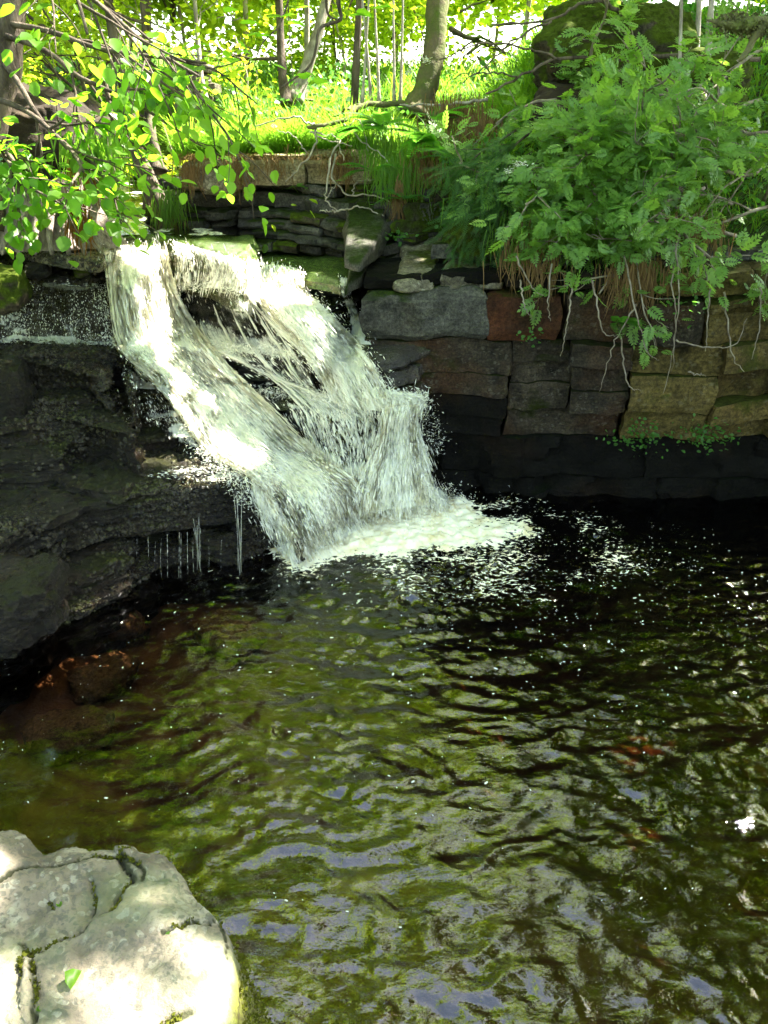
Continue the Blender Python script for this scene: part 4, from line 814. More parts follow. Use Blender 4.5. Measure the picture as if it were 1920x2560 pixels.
# ------------------------------------------------------------------ leaf templates
OV = np.array([[0, 0, 0], [.3, 0, -.03], [.65, 0, -.04], [1, 0, -.10], [.12, .26, .04], [.45, .40, .06], [.80, .24, .0], [.12, -.26, .04], [.45, -.40, .06], [.80, -.24, .0]], float)
OVF = [np.array([[0, 1, 5, 4], [1, 2, 6, 5], [0, 7, 8, 1], [1, 8, 9, 2]]), np.array([[2, 3, 6], [2, 9, 3]])]
TINY = np.array([[0, 0, 0], [.5, .36, .04], [1, 0, -.05], [.5, -.36, .04]], float); TINYF = [np.array([[0, 1, 2], [0, 2, 3]])]
def pinnate(pairs, ln, wd, curl=.25, end=True, taper=.25, stalk=.15):
    v = []; f = []
    def leaflet(x, z, ang, L, wdd):
        b = len(v); c, s = math.cos(ang), math.sin(ang)
        for (u, w_, h) in ((0, 0, 0), (.45, wdd, .02), (1, 0, -.10), (.45, -wdd, .02)): v.append([x + L * (u * c - w_ * s), L * (u * s + w_ * c), z + L * h])
        f.append([b, b + 1, b + 2]); f.append([b, b + 2, b + 3])
    for i in range(pairs):
        t = stalk + (1 - stalk) * (i + .3) / pairs; z = -curl * t * t; L = ln * (math.sin(math.pi * min(.98, .22 + .72 * (i + .5) / pairs)) * (1 - taper) + taper)
        for sg in (1, -1): leaflet(t, z, sg * (1.15 - .3 * t), L, wd)
    if end: leaflet(1, -curl, 0, ln * .7, wd)
    b = len(v)
    for i in range(5):
        t = i / 4; v.append([t, .010, -curl * t * t]); v.append([t, -.010, -curl * t * t])
    for i in range(4): f.append([b + 2 * i, b + 2 * i + 2, b + 2 * i + 3]); f.append([b + 2 * i, b + 2 * i + 3, b + 2 * i + 1])
    return np.array(v, float), [np.array(f)]
ROW, ROWF = pinnate(5, .44, .26, .16)
FRN, FRNF = pinnate(15, .30, .17, .45, taper=.15, stalk=.1)
SPR, SPRF = pinnate(12, .16, .10, .1, taper=.7, stalk=.0)
BLD = np.array([[0, .5, 0], [0, -.5, 0], [.4, .42, -.03], [.4, -.42, -.03], [.75, .26, -.16], [.75, -.26, -.16], [1, 0, -.36]], float)
BLDF = [np.array([[0, 1, 3, 2], [2, 3, 5, 4]]), np.array([[4, 5, 6]])]
def leafrot(n, base_dir, up=(0, 0, 1), jd=.5, ju=.45):
    d = unit(np.broadcast_to(base_dir, (n, 3)) + rng.normal(0, jd, (n, 3)) * [1, 1, .6]); u = unit(np.asarray(up) + rng.normal(0, ju, (n, 3))); return frames(d, u)
def mass(bag, T, TF, pos, rot, sc):
    v, f = scatter(T, TF, np.asarray(pos), rot, sc); bag.add(v, f)
def objs_from(name, T, TF, mat, pos, rot, sc, parent, variants=3):
    """single leaves as parts sharing a few meshes"""
    mes = []
    for k in range(variants):
        vv = T.copy(); vv[:, 2] += .03 * np.sin(3 * vv[:, 0] + k * 2) ; vv[:, 1] *= 1 + .12 * (k - 1); mes.append(build_mesh(name, vv, TF, mat, True))
    pl = np.array(parent.location)
    for i in range(len(pos)):
        o = bpy.data.objects.new(name, mes[i % variants]); o.parent = parent
        m = Matrix([[*(rot[i][r] * sc[i]), pos[i][r] - pl[r]] for r in range(3)] + [[0, 0, 0, 1]]); o.matrix_basis = m; COL.objects.link(o)
def blades(bag, x, y, z, L, wdt, lean=.5, az=None, azs=3.2):
    n = len(x); a = rng.uniform(-azs, azs, n) + (0 if az is None else az); ln = np.clip(rng.normal(lean, .25, n), .02, 2.2)
    d = unit(np.stack([np.cos(a) * ln, np.sin(a) * ln, np.ones(n)], -1)); side = unit(np.cross(d, np.stack([np.cos(a), np.sin(a), -.3 + 0 * a], -1))); up = np.cross(side, d)
    up = np.where((up[:, 2:3] < 0) & (np.abs(up[:, 2:3]) > .02), up, up); up = unit(np.cross(d, side)); up = np.where((up * np.stack([np.cos(a), np.sin(a), 0 * a], -1)).sum(-1, keepdims=True) > 0, -up, up)
    y_ = np.cross(up, d); rot = np.stack([d, y_, up], -1)
    v = np.einsum('nij,nmj->nmi', rot, BLD[None] * np.stack([L, wdt, L * rng.uniform(.5, 1.9, n)], 1)[:, None]) + np.stack([x, y, z], 1)[:, None]
    fs = [((np.arange(n) * 7)[:, None, None] + f[None]).reshape(-1, f.shape[1]) for f in BLDF]; bag.add(v.reshape(-1, 3), fs)

# ------------------------------------------------------------------ grass on the banks
g = Bag()
n = 34000; x = rng.uniform(-1.75, 1.6, n); y = 6.45 + rng.random(n) ** 1.6 * 4.5; m = sdf(LOW, x, y) > .05; x, y = x[m], y[m]; m = sdf(CHAN, x, y) > .2; x, y = x[m], y[m]
blades(g, x, y, H(x, y) - .02, rng.uniform(.10, .26, len(x)) * (1 + 1.1 * np.clip(fbm(np.stack([x * 2.6, y * 2.6, x * 0], -1), 3), -.3, 1)), rng.uniform(.006, .012, len(x)), .6)
n = 16000; x = rng.uniform(.1, 3.8, n); y = rng.uniform(5.15, 8.4, n); cl = fbm(np.stack([x * 1.6, y * 1.6, x * 0], -1), 3) > -.1; x, y = x[cl], y[cl]; m = sdf(LOW, x, y) > .05; x, y = x[m], y[m]
blades(g, x, y, H(x, y) - .02, rng.uniform(.10, .28, len(x)), rng.uniform(.005, .010, len(x)), .7, -1.57, 1.2)
n = 9000; x = rng.uniform(-5, -2.5, n); y = rng.uniform(4.9, 10, n); m = (sdf(LOW, x, y) > .05) & (sdf(CHAN, x, y) > .15); x, y = x[m], y[m]
blades(g, x, y, H(x, y) - .02, rng.uniform(.10, .26, len(x)), rng.uniform(.006, .010, len(x)), .6)
n = 14000; x = rng.uniform(-9, 9, n); y = rng.uniform(10.5, 22, n); blades(g, x, y, H(x, y) - .02, rng.uniform(.25, .5, n), rng.uniform(.02, .035, n), .4)
tag(g.build('grass', M['grass']), 'lush green grass on the banks above the rocks', kind='stuff')
# fringe of grass and dead thatch over the overhanging slab and the right bank edge
g = Bag(); t = Bag()
n = 2600; px = rng.uniform(445, 930, n); e = np.array([W(a, 405, 6.45 + .06 * math.sin(a * .05)) for a in px])
blades(g, e[:, 0], e[:, 1] + rng.uniform(-.02, .25, n), np.full(n, 2.14) + (px - 450) / 480 * .06, rng.uniform(.14, .30, n) * (1 + .9 * np.clip(np.sin(px * .045) + .5 * np.sin(px * .11), 0, 1)), rng.uniform(.006, .010, n), .75, -1.57, 1.3)
px = np.concatenate([rng.normal(c, 16, 55) for c in (470, 500, 560, 600, 640, 700, 770, 830, 860)]); n = len(px)
e = np.array([W(a, 412, 6.36) for a in px]); blades(t, e[:, 0], e[:, 1] - rng.uniform(0, .05, n), np.full(n, 2.13), rng.uniform(.10, .24, n), rng.uniform(.004, .008, n), 2.0, -1.57, .9)
def hang(bag, cx, cy, Y, n, sx, L, wd=.006, sy=.05):
    c = W(cx, cy, Y); x = c[0] + rng.normal(0, sx, n); d = unit(np.stack([rng.normal(0, .22, n), -.25 + rng.normal(0, .12, n), -np.ones(n)], -1))
    rot = frames(d, unit(np.stack([rng.normal(0, .4, n), -np.ones(n), .1 + 0 * x], -1)))
    v = np.einsum('nij,nmj->nmi', rot, BLD[None] * np.stack([rng.uniform(.5, 1, n) * L, np.full(n, wd), np.full(n, L * .3)], 1)[:, None]) + np.stack([x, c[1] + rng.uniform(-.06, .02, n), c[2] + rng.normal(0, sy, n)], 1)[:, None]
    bag.add(v.reshape(-1, 3), [((np.arange(n) * 7)[:, None, None] + f[None]).reshape(-1, f.shape[1]) for f in BLDF])
for cx, cy, Y, n, sx, L in ((480, 415, 6.33, 120, .07, .14), (590, 420, 6.3, 140, .06, .16), (690, 400, 6.3, 80, .08, .12), (1145, 270, 6.3, 260, .12, .22), (1200, 310, 6.1, 220, .08, .25), (1060, 400, 5.9, 150, .06, .2),
                            (995, 470, 5.8, 50, .02, .30), (420, 530, 6.5, 120, .05, .14), (1590, 670, 4.72, 260, .10, .24), (1350, 640, 4.72, 90, .10, .24), (1720, 560, 4.85, 150, .12, .25), (1300, 600, 4.9, 120, .08, .2), (850, 400, 6.3, 120, .06, .16)):
    hang(t, cx, cy, Y, n, sx, L)
tag(t.build('dead_grass', M['thatch']), 'brown dead grass hanging in tufts from the edges of the banks', kind='stuff')
for cx, cy, Y, n, sx, L in ((425, 500, 6.45, 160, .07, .24), (1000, 420, 5.9, 200, .10, .26), (960, 350, 6.2, 220, .10, .24), (1330, 560, 4.9, 180, .10, .25), (1450, 590, 4.85, 180, .15, .2), (1250, 480, 5.1, 150, .1, .22)):
    hang(g, cx, cy, Y, n, sx, L)
tag(g.build('fringe_grass', M['grass']), 'green grass tufts drooping over the rock edges', kind='stuff')

# leaf-free shafts cut through the crowns so the sun lands on chosen spots
SD = np.array(SDIR)
CUT_GAPS = [(-2.0, 5.8, 1.7, .5), (-1.65, 5.6, 1.5, .5), (-1.45, 5.3, 1.2, .45), (-1.25, 5.1, 1.0, .38), (-1.05, 4.9, .8, .3), (-.9, 4.7, .6, .15), (-2.3, 4.95, 1.5, .4), (-1.3, 5.6, 1.6, .3), (-.6, 6.2, 2.2, .4), (-1.0, 4.15, .62, .32), (-1.4, 4.2, .6, .2), (-1.65, 4.7, 1.0, .3), (-1.95, 4.6, 1.75, .22), (-2.6, 4.7, 1.75, .2),
        (-1., 7.3, 2.2, 1.1), (-.2, 6.9, 2.2, .5), (-1, 9.5, 2.5, 1.2), (1.2, 11, 3., 1.2), (-3.2, 9.5, 2.5, 1.2), (-2.1, 7.2, 1.7, .6), (1.0, 7.2, 2.8, .3),
        (-1.6, 4.3, 2.9, .5), (-2.0, 4.3, 2.6, .45), (-1.2, 4.2, 2.6, .35), (-1.5, 4.4, 2.7, .35), (-1.0, 4.3, 2.9, .3), (-1.9, 4.2, 2.3, .25), (-2.3, 4.5, 2.8, .3), (-1.3, 4.0, 2.2, .2),
        (-.98, .9, .7, .17), (-.62, .85, .7, .15), (-.46, 1.02, .7, .13), (-.9, .6, .7, .2), (-1.5, 4.05, .72, .12), (-1.9, 4.35, .86, .14), (-1.7, 4.9, 1.1, .15), (-2.3, 4.6, 1.1, .15), (-1.45, 4.5, .8, .1), (1.2, 5.2, 2.2, .15), (2.0, 5.4, 2.6, .18), (1.6, 4.9, 1.9, .13), (2.4, 5.0, 2.3, .16), (.9, 5.4, 2.2, .13), (2.2, 6.0, 3.0, .2), (.7, 5.6, 2.2, .15), (1.4, 6.2, 2.8, .2), (-1.1, 1.2, .75, .16), (-.8, 1.25, .7, .07), (-.42, .93, .6, .08), (-1.05, 1.3, .7, .1), (2.2, 4.3, 1.7, .2), (1.9, 4.5, 2.3, .12), (-.9, 4.6, .5, .1), (-1.0, 4.2, .55, .12), (-1.5, 4.7, .9, .1)]
for _k in range(16): CUT_GAPS.append((-1.15 + .85 * rng.random(), .55 + .85 * rng.random(), .7, rng.uniform(.03, .085)))
for _k in range(24): CUT_GAPS.append((.9 + 1.3 * rng.random(), 2.3 + 1.7 * rng.random(), 0, rng.uniform(.03, .07)))
for _p in ((1850, 1750, .22), (1800, 2080, .12), (1450, 1620, .2), (1880, 2200, .09), (1800, 1500, .2), (1350, 1480, .1), (640, 1560, .12), (250, 1560, .3), (130, 1600, .2)):
    _q = WZ(_p[0], _p[1], 0); CUT_GAPS.append((_q[0], _q[1], 0, _p[2] * .9))
def shaded(pos):
    pos = np.asarray(pos, float); keep = np.ones(len(pos), bool); nz = .35 * fbm(pos * 1.7, 2)
    for gx_, gy_, gz_, r_ in CUT_GAPS:
        v = pos - [gx_, gy_, gz_]; t = v @ SD; d = np.linalg.norm(v - t[:, None] * SD, axis=1); keep &= ~((t > 0) & (d < r_ * (1 + nz)))
    return keep
# ------------------------------------------------------------------ growing branches
def grow(start, d, L, r, lev, out, tips, droop=.0, wob=.25, nb=4, ratio=.6, spread=.9):
    m = 7; pts = [np.asarray(start, float)]; d = unit(d)
    for i in range(m):
        d = unit(d + rng.normal(0, wob / m * 1.6, 3) + [0, 0, -droop / m]); pts.append(pts[-1] + d * L / m)
    pts = np.array(pts); out.append((curve(pts, 14), np.linspace(r, r * .45, 14), lev))
    if lev == 0:
        for i in range(2, m + 1): tips.append((pts[i], unit(pts[i] - pts[i - 1])))
        return
    for k in range(nb):
        t = .3 + .7 * (k + rng.random() * .8) / nb; i = min(int(t * m), m - 1); p = pts[i] + (pts[i + 1] - pts[i]) * (t * m - i); tg = unit(pts[i + 1] - pts[i])
        sd = unit(np.cross(tg, rng.normal(size=3))); grow(p, tg + sd * spread, L * ratio * rng.uniform(.7, 1.2), r * .5, lev - 1, out, tips, droop, wob, nb, ratio, spread)
def put_branches(out, root, mat, thick_mat=None, maxpart=60, twig='twigs', n=6, carve=False):
    if carve: out = [o_ for o_ in out if shaded(o_[0][[4, 9, 13]] if len(o_[0]) > 13 else o_[0][[4, 9]]).all()]
    big = [o for o in out if o[2] > 0]; small = [o for o in out if o[2] == 0]
    for i, (p, r, l) in enumerate(big[:maxpart]):
        b = Bag(); tube(b, p, r, 7); b.build('branch', thick_mat or mat, root)
    b = Bag()
    for (p, r, l) in small + big[maxpart:]: tube(b, p[::2], r[::2], 4)
    if b.n: tag(b.build(twig, mat, root), kind='stuff')
def trunk(root, pts, r0, r1, mat, name='trunk', n=12, m=26):
    b = Bag(); p = curve(pts, m); t = np.linspace(0, 1, m); rad = r0 + (r1 - r0) * t + r0 * .6 * np.exp(-t * 14); tube(b, p, rad, n, .18); return b.build(name, mat, root)
def leaves_on(tips, T, TF, mat, root, per, sz, parts=300, name='leaf', mass_name='foliage', jit=.05, jd=.6, ju=.4, up=(0, 0, 1), down=-.15, carve=False):
    pos, dr = [], []
    for p, d in tips:
        for _ in range(per): pos.append(p + rng.normal(0, jit, 3)); dr.append(d)
    pos = np.array(pos); dr = np.array(dr)
    if carve: kp = shaded(pos); pos = pos[kp]; dr = dr[kp]
    dr = unit(dr + [0, 0, down]); n = len(pos); sc = rng.uniform(.65, 1.2, n) * sz
    rot = frames(unit(dr + rng.normal(0, jd, (n, 3)) * [1, 1, .5]), unit(np.asarray(up) + rng.normal(0, ju, (n, 3))))
    inview = []
    for i, q in enumerate(pos):
        v = q - EYE; zc = v[1] * CT - v[2] * ST
        if zc > .2:
            sx = 960 + FPX * v[0] / zc; sy = 1280 - FPX * (v[1] * ST + v[2] * CT) / zc
            if -20 < sx < 1940 and -20 < sy < 2600: inview.append((zc / sc[i], i))
    inview.sort(); near = [i for _, i in inview[:parts]]; s = set(near); rest = [i for i in range(n) if i not in s]
    if near: objs_from(name, T, TF, mat, pos[near], rot[near], sc[near], root)
    if rest:
        b = Bag(); mass(b, T, TF, pos[rest], rot[rest], sc[rest]); tag(b.build(mass_name, mat, root), kind='stuff')

# hazel leaning in from the left, its boughs hanging in front of the stream
hz = thing('hazel_tree', 'dark hazel trunk at the left edge whose round-leaved boughs hang into the top left corner', 'tree', W(-60, 560, 4.6))
trunk(hz, [W(-60, 560, 4.6), W(-30, 330, 4.7), W(10, 180, 4.75), W(28, 40, 4.8), W(45, -400, 4.9)], .10, .06, M['bark'])
out, tips = [], []
for (a, b_, L) in ((W(20, 60, 4.75), W(430, 110, 4.3), 1.1), (W(10, 160, 4.7), W(360, 220, 3.9), .95), (W(0, 250, 4.6), W(280, 320, 3.8), .8), (W(30, -120, 4.75), W(380, 60, 4.2), 1.2), (W(-30, 380, 4.5), W(200, 470, 3.7), .5), (W(30, -300, 4.8), W(250, -100, 3.9), 1.2), (W(-40, 330, 4.4), W(120, 420, 3.5), .6), (W(15, 90, 4.7), W(300, 180, 4.6), .9)):
    grow(a, b_ - a, L, .016, 2, out, tips, droop=.35, wob=.5, nb=4, ratio=.5, spread=.8)
put_branches(out, hz, M['bark'], maxpart=45)
leaves_on(tips, OV, OVF, M['hazel'], hz, 1, .074, 300, jit=.04, jd=.5, ju=.35)

# slender tree on the right bank of the stream
def tree(name, label, pts, r0, r1, mat, branches, leaf=None, per=1, sz=.06, lmat=None, lev=2, L=1.2, parts=0, droop=.1, group=None, cat='tree', nb=4):
    root = thing(name, label, cat, pts[0], group); trunk(root, pts, r0, r1, mat); out, tips = [], []; p = curve(pts, 30)
    for k in range(branches):
        i = int(rng.uniform(.35, 1) * 28); a = rng.uniform(0, 6.28); grow(p[i], [math.cos(a), math.sin(a), rng.uniform(.1, .9)], L * rng.uniform(.6, 1.1), max(.008, r1 * .6), lev, out, tips, droop, .5, nb)
    put_branches(out, root, mat, maxpart=14, carve=True)
    if lmat: leaves_on(tips, OV if parts else TINY, OVF if parts else TINYF, lmat, root, per, sz, parts, mass_name='crown', jit=.09, carve=True)
    return root
tree('alder_tree', 'leaning forked alder growing beside the stream just above the fall', [W(425, 565, 6.55), W(385, 480, 6.6), W(335, 360, 6.7), W(320, 250, 6.8), W(290, 130, 6.9), W(250, -150, 7.0)], .075, .03, M['bark'], 9, sz=.07, lmat=M['canopy'], per=2, L=1.1, parts=40)
tree('alder_tree', 'thin dark alder stem standing behind the leaning forked one', [W(395, 430, 7.0), W(378, 330, 7.1), W(372, 240, 7.2), W(350, -100, 7.3)], .05, .02, M['bark'], 6, sz=.07, lmat=M['canopy'], per=2, L=1.0)
b = Bag(); tube(b, curve([W(345, 345, 6.7), W(300, 305, 6.5), W(250, 270, 6.3), W(215, 230, 6.2), W(200, 180, 6.1)], 14), np.linspace(.035, .012, 14), 7, .15)
o = b.build('dead_limb', M['barkmoss']); tag(o, 'crooked mossy limb reaching up left from the forked alder', 'branch')
# trees on the sunlit bank beyond
bt = [([(300, 640), (285, 500), (250, 380)], 0)]
tree('birch_tree', 'pale twin-stemmed birch on the sunlit bank, leaning right', [W(735, 250, 8.6), W(770, 160, 8.7), W(800, 60, 8.8), W(850, -150, 9.0)], .07, .04, M['palebark'], 8, sz=.08, lmat=M['canopy'], per=2)
tree('birch_tree', 'slim mossy tree left of the pale birch on the sunlit bank', [W(715, 262, 8.4), W(705, 170, 8.5), W(700, 60, 8.6), W(690, -150, 8.7)], .05, .03, M['bark'], 8, sz=.08, lmat=M['canopy'], per=2)
tree('ash_sapling', 'thin sapling leaning by the broken stone pillar', [W(530, 300, 7.6), W(508, 220, 7.7), W(497, 130, 7.8), W(480, -100, 8)], .03, .015, M['palebark'], 6, sz=.07, lmat=M['canopy'], per=2)
tree('oak_tree', 'thick moss-wrapped trunk at the top centre, partly behind the rowan twigs', [W(1040, 290, 8.0), W(1075, 180, 8.1), W(1090, 80, 8.2), W(1100, -250, 8.5)], .11, .09, M['barkmoss'], 9, sz=.09, lmat=M['canopy'], per=2, L=1.7)
for i, (px, lab) in enumerate(((928, 'leftmost of the thin grey rods rising from the grassy bank'), (948, 'second thin grey rod in the clump on the grassy bank'), (985, 'bare rod in the middle of the clump in front of the mossy trunk'), (1000, 'rightmost bare rod in front of the mossy trunk'), (905, 'short thin rod at the left foot of the clump'))):
    root = thing('hazel_rod', lab, 'sapling', W(px, 262, 7.2), 'thin rods on the grassy bank'); trunk(root, [W(px, 262, 7.2), W(px - 8 + i * 4, 150, 7.25), W(px - 20 + i * 9, 20, 7.3), W(px - 30 + i * 14, -150, 7.4)], .014, .008, M['palebark'], n=6, m=14)
# saplings on the right bank
for i, (px, py, r_, lab) in enumerate(((1745, 330, .022, 'straight pale stem on the right bank, left of a pair'), (1775, 300, .024, 'pale stem on the right bank, right of a pair'), (1700, 480, .012, 'thin wavy stem rising through the rowan leaves'))):
    root = thing('rowan_sapling', lab, 'sapling', W(px, py, 6.0 - .3 * i), 'rowan stems on the right bank'); trunk(root, [W(px, py, 6.0 - .3 * i), W(px - 6, py - 150, 6.0 - .3 * i), W(px + 4, -20, 6.1 - .3 * i), W(px, -220, 6.2)], r_, r_ * .7, M['palebark'], n=7, m=16)

# ruined stone pillar
pil = thing('stone_pillar', 'ruined dry-stone pillar standing in the trees on the bank', 'stone pillar', W(500, 330, 7.9))
for r_ in range(8):
    zb = W(500, 330, 7.9)[2] - .05 + r_ * .075; wd = .24 - .015 * r_; x = W(478, 300, 7.9)[0] - .14 + .01 * r_
    while x < W(478, 300, 7.9)[0] + .22 - .012 * r_:
        s = rng.uniform(.11, .2); V, F = prism(np.array([[x, 7.8], [x + s - .01, 7.79 + rng.uniform(-.02, .02)], [x + s - .01, 8.1], [x, 8.1]]), zb, zb + .068, seed=cnt * .9, rough=.012, bev=.015, step=.04); cnt += 1
        add_rock('stone', V, F, M['pale'], pil); x += s

# fallen dead branch sprawling over the slab
fb_ = thing('fallen_branch', 'dead pale branch with bare twigs fallen over the overhanging slab', 'branch', W(790, 320, 6.2))
out = []
def P3(l): return [W(a, b, c) for a, b, c in l]
MAIN = [([(1010, 258, 6.6), (930, 262, 6.5), (885, 275, 6.4), (862, 300, 6.3), (800, 315, 6.2), (770, 318, 6.2)], .024), ([(900, 262, 6.5), (870, 272, 6.4), (835, 290, 6.3)], .014), ([(1220, 250, 6.2), (1120, 262, 6.3), (1000, 262, 6.5)], .012),
        ([(800, 315, 6.2), (770, 310, 6.15), (740, 292, 6.1), (700, 298, 6.1), (640, 315, 6.1)], .008), ([(860, 310, 6.2), (905, 350, 6.1), (955, 390, 6.0), (995, 428, 5.95)], .006),
        ([(790, 320, 6.2), (780, 380, 6.15), (740, 430, 6.1), (715, 455, 6.1)], .009), ([(850, 350, 6.1), (825, 400, 6.05), (818, 470, 6.0), (815, 500, 5.95), (845, 528, 5.95)], .009), ([(840, 385, 6.1), (828, 440, 6.05), (850, 470, 6.0), (880, 490, 6.0), (930, 488, 5.95), (975, 505, 5.9)], .008),
        ([(845, 528, 5.95), (800, 528, 5.95)], .007), ([(845, 528, 5.95), (905, 518, 5.9), (960, 540, 5.85)], .007), ([(880, 490, 6.0), (895, 455, 6.0), (940, 450, 6.0)], .006), ([(775, 330, 6.2), (820, 350, 6.15), (880, 365, 6.1)], .007), ([(770, 385, 6.15), (730, 340, 6.1), (690, 325, 6.1)], .005),
        ([(870, 320, 6.2), (895, 300, 6.2), (915, 350, 6.15), (920, 380, 6.1)], .005), ([(790, 330, 6.2), (840, 345, 6.15), (860, 400, 6.1)], .007), ([(815, 500, 5.95), (840, 460, 6.0)], .005)]
for l, r_ in MAIN:
    b = Bag(); p = curve(P3(l), 18); p[1:-1] += rng.normal(0, .006, p[1:-1].shape); tube(b, p, np.linspace(r_, r_ * .55, 18), 6, .12); o = b.build('limb' if r_ > .012 else 'twig', M['barkmoss'] if r_ > .013 else M['palebark'], fb_)

# ------------------------------------------------------------------ left bank: stump, earth, dead fronds
V, F = boulder((0, 0, 0), (.62, .55, .42), 40, .2, 8, .35); V[:, 2] += .03 * fbm(V * 9, 3)
o = mk('earth_mound', V, F, M['earth']); o.location = [float(c) for c in W(40, 400, 5.5)]; tag(o, 'dark overhanging earth bank under the hazel leaves at the left', 'earth bank')
st = thing('tree_stump', 'weathered grey stump with fluted roots on the overhanging slab', 'stump', W(110, 620, 4.75))
th = np.linspace(0, 2 * np.pi, 120, endpoint=False); V = []
for k in range(30):
    t = k / 29; z = .34 * t; r_ = .34 + .10 * (1 - t) ** 2 - .04 * t
    fl = .020 * np.sin(th * 11 + 2 * noise(np.stack([np.cos(th) * 2, np.sin(th) * 2, th * 0 + z * 2], -1))) + .012 * fbm(np.stack([np.cos(th) * 12, np.sin(th) * 12, th * 0 + z * 2], -1), 4)
    rr = r_ + fl * (1.4 - .5 * t); V.append(np.stack([np.cos(th) * rr * 1.2, np.sin(th) * rr * .6, z + 0 * th], -1))
c = W(90, 612, 4.88); V = np.concatenate(V) + c; o = mk('stump_wood', V, gridfaces(30, 120, 0, True), M['deadwood']); local(st, o)
b = Bag(); 
for k in range(7):
    a = k / 6; p0 = W(20 + 210 * a, 560 + 10 * rng.random(), 4.62); p1 = W(5 + 250 * a, 635, 4.55); tube(b, curve([p0 + [0, .12, .12], p0, p1], 10), np.linspace(.03, .012, 10), 7, .3)
tag(b.build('roots', M['deadwood'], st), kind='stuff')
b = Bag()
for cx, cy, Y, n_, L in ((188, 480, 4.5, 40, .26), (200, 540, 4.5, 26, .2), (225, 430, 4.6, 26, .2)): hang(b, cx, cy, Y, n_, .025, L, .009)
tag(b.build('dead_fronds', M['rust']), 'rust-brown dead fronds hanging in front of the grey stump', 'fern')
b = Bag()
for cx, cy, Y, n_, sx, L in ((225, 350, 4.7, 120, .08, .3), (240, 370, 4.7, 80, .08, .25)): hang(b, cx, cy, Y, n_, sx, L, .011)
tag(b.build('grass_tuft', M['grass']), 'bright long-bladed grass tuft spilling over the left earth bank', 'grass tuft')

# ------------------------------------------------------------------ right bank: mossy mound, rowans, ferns, spruce bough
V, F = boulder((0, 0, 0), (.56, .45, .30), 44, .18, 21, .35, .2); V += .03 * fbm(V * 7, 3)[:, None] * [0, 0, 1]
o = mk('mossy_mound', V, F, M['mossrock']); o.location = [float(c) for c in W(1530, 130, 6.3)]; tag(o, 'great moss-covered mound at the top of the right bank, behind rowan leaves', 'mound')
V, F = boulder((0, 0, 0), (.5, .35, .20), 26, .2, 23, .35, -.2); o = mk('mossy_mound', V, F, M['mossrock']); o.location = [float(c) for c in W(1680, 205, 6.0)]; tag(o, 'smaller mossy hump below and right of the great mound', 'mound')
hol = Bag(); v, f = boulder(W(1500, 275, 6.0), (.5, .3, .17), 20, .2, 25, .35); hol.add(v, f); tag(hol.build('hollow_shade', M['earth']), 'dark earth lump standing in for the shade under the great moss mound', 'hollow')  # solid dark lump put in for the shade of the cavity
# right bank cover: herbs in dark shade
h = Bag(); n = 16000; x = rng.uniform(-5, 4.5, n); y = 7.4 + rng.random(n) ** 1.3 * 8; m = sdf(CHAN, x, y) > .2; x, y = x[m], y[m]; n = len(x); cl = np.clip(fbm(np.stack([x * .9, y * .9, x * 0 + 8], -1), 3) + .35, .03, 1)
mass(h, TINY, TINYF, np.stack([x, y, H(x, y) + rng.random(n) * .55 * cl], 1), leafrot(n, (0, -1, -.2), (0, -.4, 1), .9, .6), rng.uniform(.04, .09, n))
n = 15000; x = rng.uniform(.2, 4.0, n); y = rng.uniform(5.0, 7.8, n); m = sdf(LOW, x, y) > .0; x, y = x[m], y[m]; n = len(x)
mass(h, OV, OVF, np.stack([x, y, H(x, y) + rng.uniform(.0, .14, n)], 1), leafrot(n, (0, -1, -.2), (0, -.4, 1), .9, .5), rng.uniform(.02, .05, n))
n = 5000; x = rng.uniform(-3.6, -2.2, n); y = rng.uniform(4.9, 7, n); m = (sdf(LOW, x, y) > .0); x, y = x[m], y[m]; n = len(x)
mass(h, OV, OVF, np.stack([x, y, H(x, y) + rng.uniform(.0, .2, n)], 1), leafrot(n, (1, -1, -.2), (0, -.4, 1), .9, .5), rng.uniform(.02, .05, n))
tag(h.build('ground_cover', M['herb']), 'low herbs and ivy covering the shaded banks', kind='stuff')
for cx, cy, n, s in ((1600, 1090, 130, .09), (1765, 1085, 150, .09), (1330, 840, 25, .04), (1700, 760, 40, .08), (1130, 545, 50, .05), (990, 590, 40, .05)):
    c = W(cx, cy, 4.70 if cy > 700 else 5.5); q = c + rng.normal(0, 1, (n, 3)) * [s, .02, s * .6]
    lab = {1600: 'left one of two leafy clumps growing low on the shaded wall', 1765: 'right one of two leafy clumps growing low on the shaded wall', 1330: 'tiny sprig hanging below the orange-stained block', 1700: 'leaves growing from a joint under the rowan twigs', 1130: 'small plant rooted between the moss cushion and pale boulders', 990: 'little green sprout above the pale tilted rock'}[cx]; o = thing('wall_plant', lab, 'plant', c)
    objs_from('leaf', OV, OVF, M['herb'], q, leafrot(n, (0, -1, 0), (0, -.6, .8), .8, .5), rng.uniform(.015, .034, n), o, 2)
def rowan(label, starts, parts=300, per=2, sz=.10, L=1., lev=2):
    root = thing('rowan_shrub', label, 'shrub', starts[0][0]); out, tips = [], []
    for a, b_, ln in starts: grow(a, b_ - a, ln, .012, lev, out, tips, droop=.12, wob=.8, nb=4, ratio=.5, spread=.85)
    put_branches(out, root, M['twig'], maxpart=50); leaves_on(tips, ROW, ROWF, M['rowan'], root, per, sz, parts, jit=.045, jd=.8, ju=.5, up=(0, -.55, 1), down=.0)
    return root
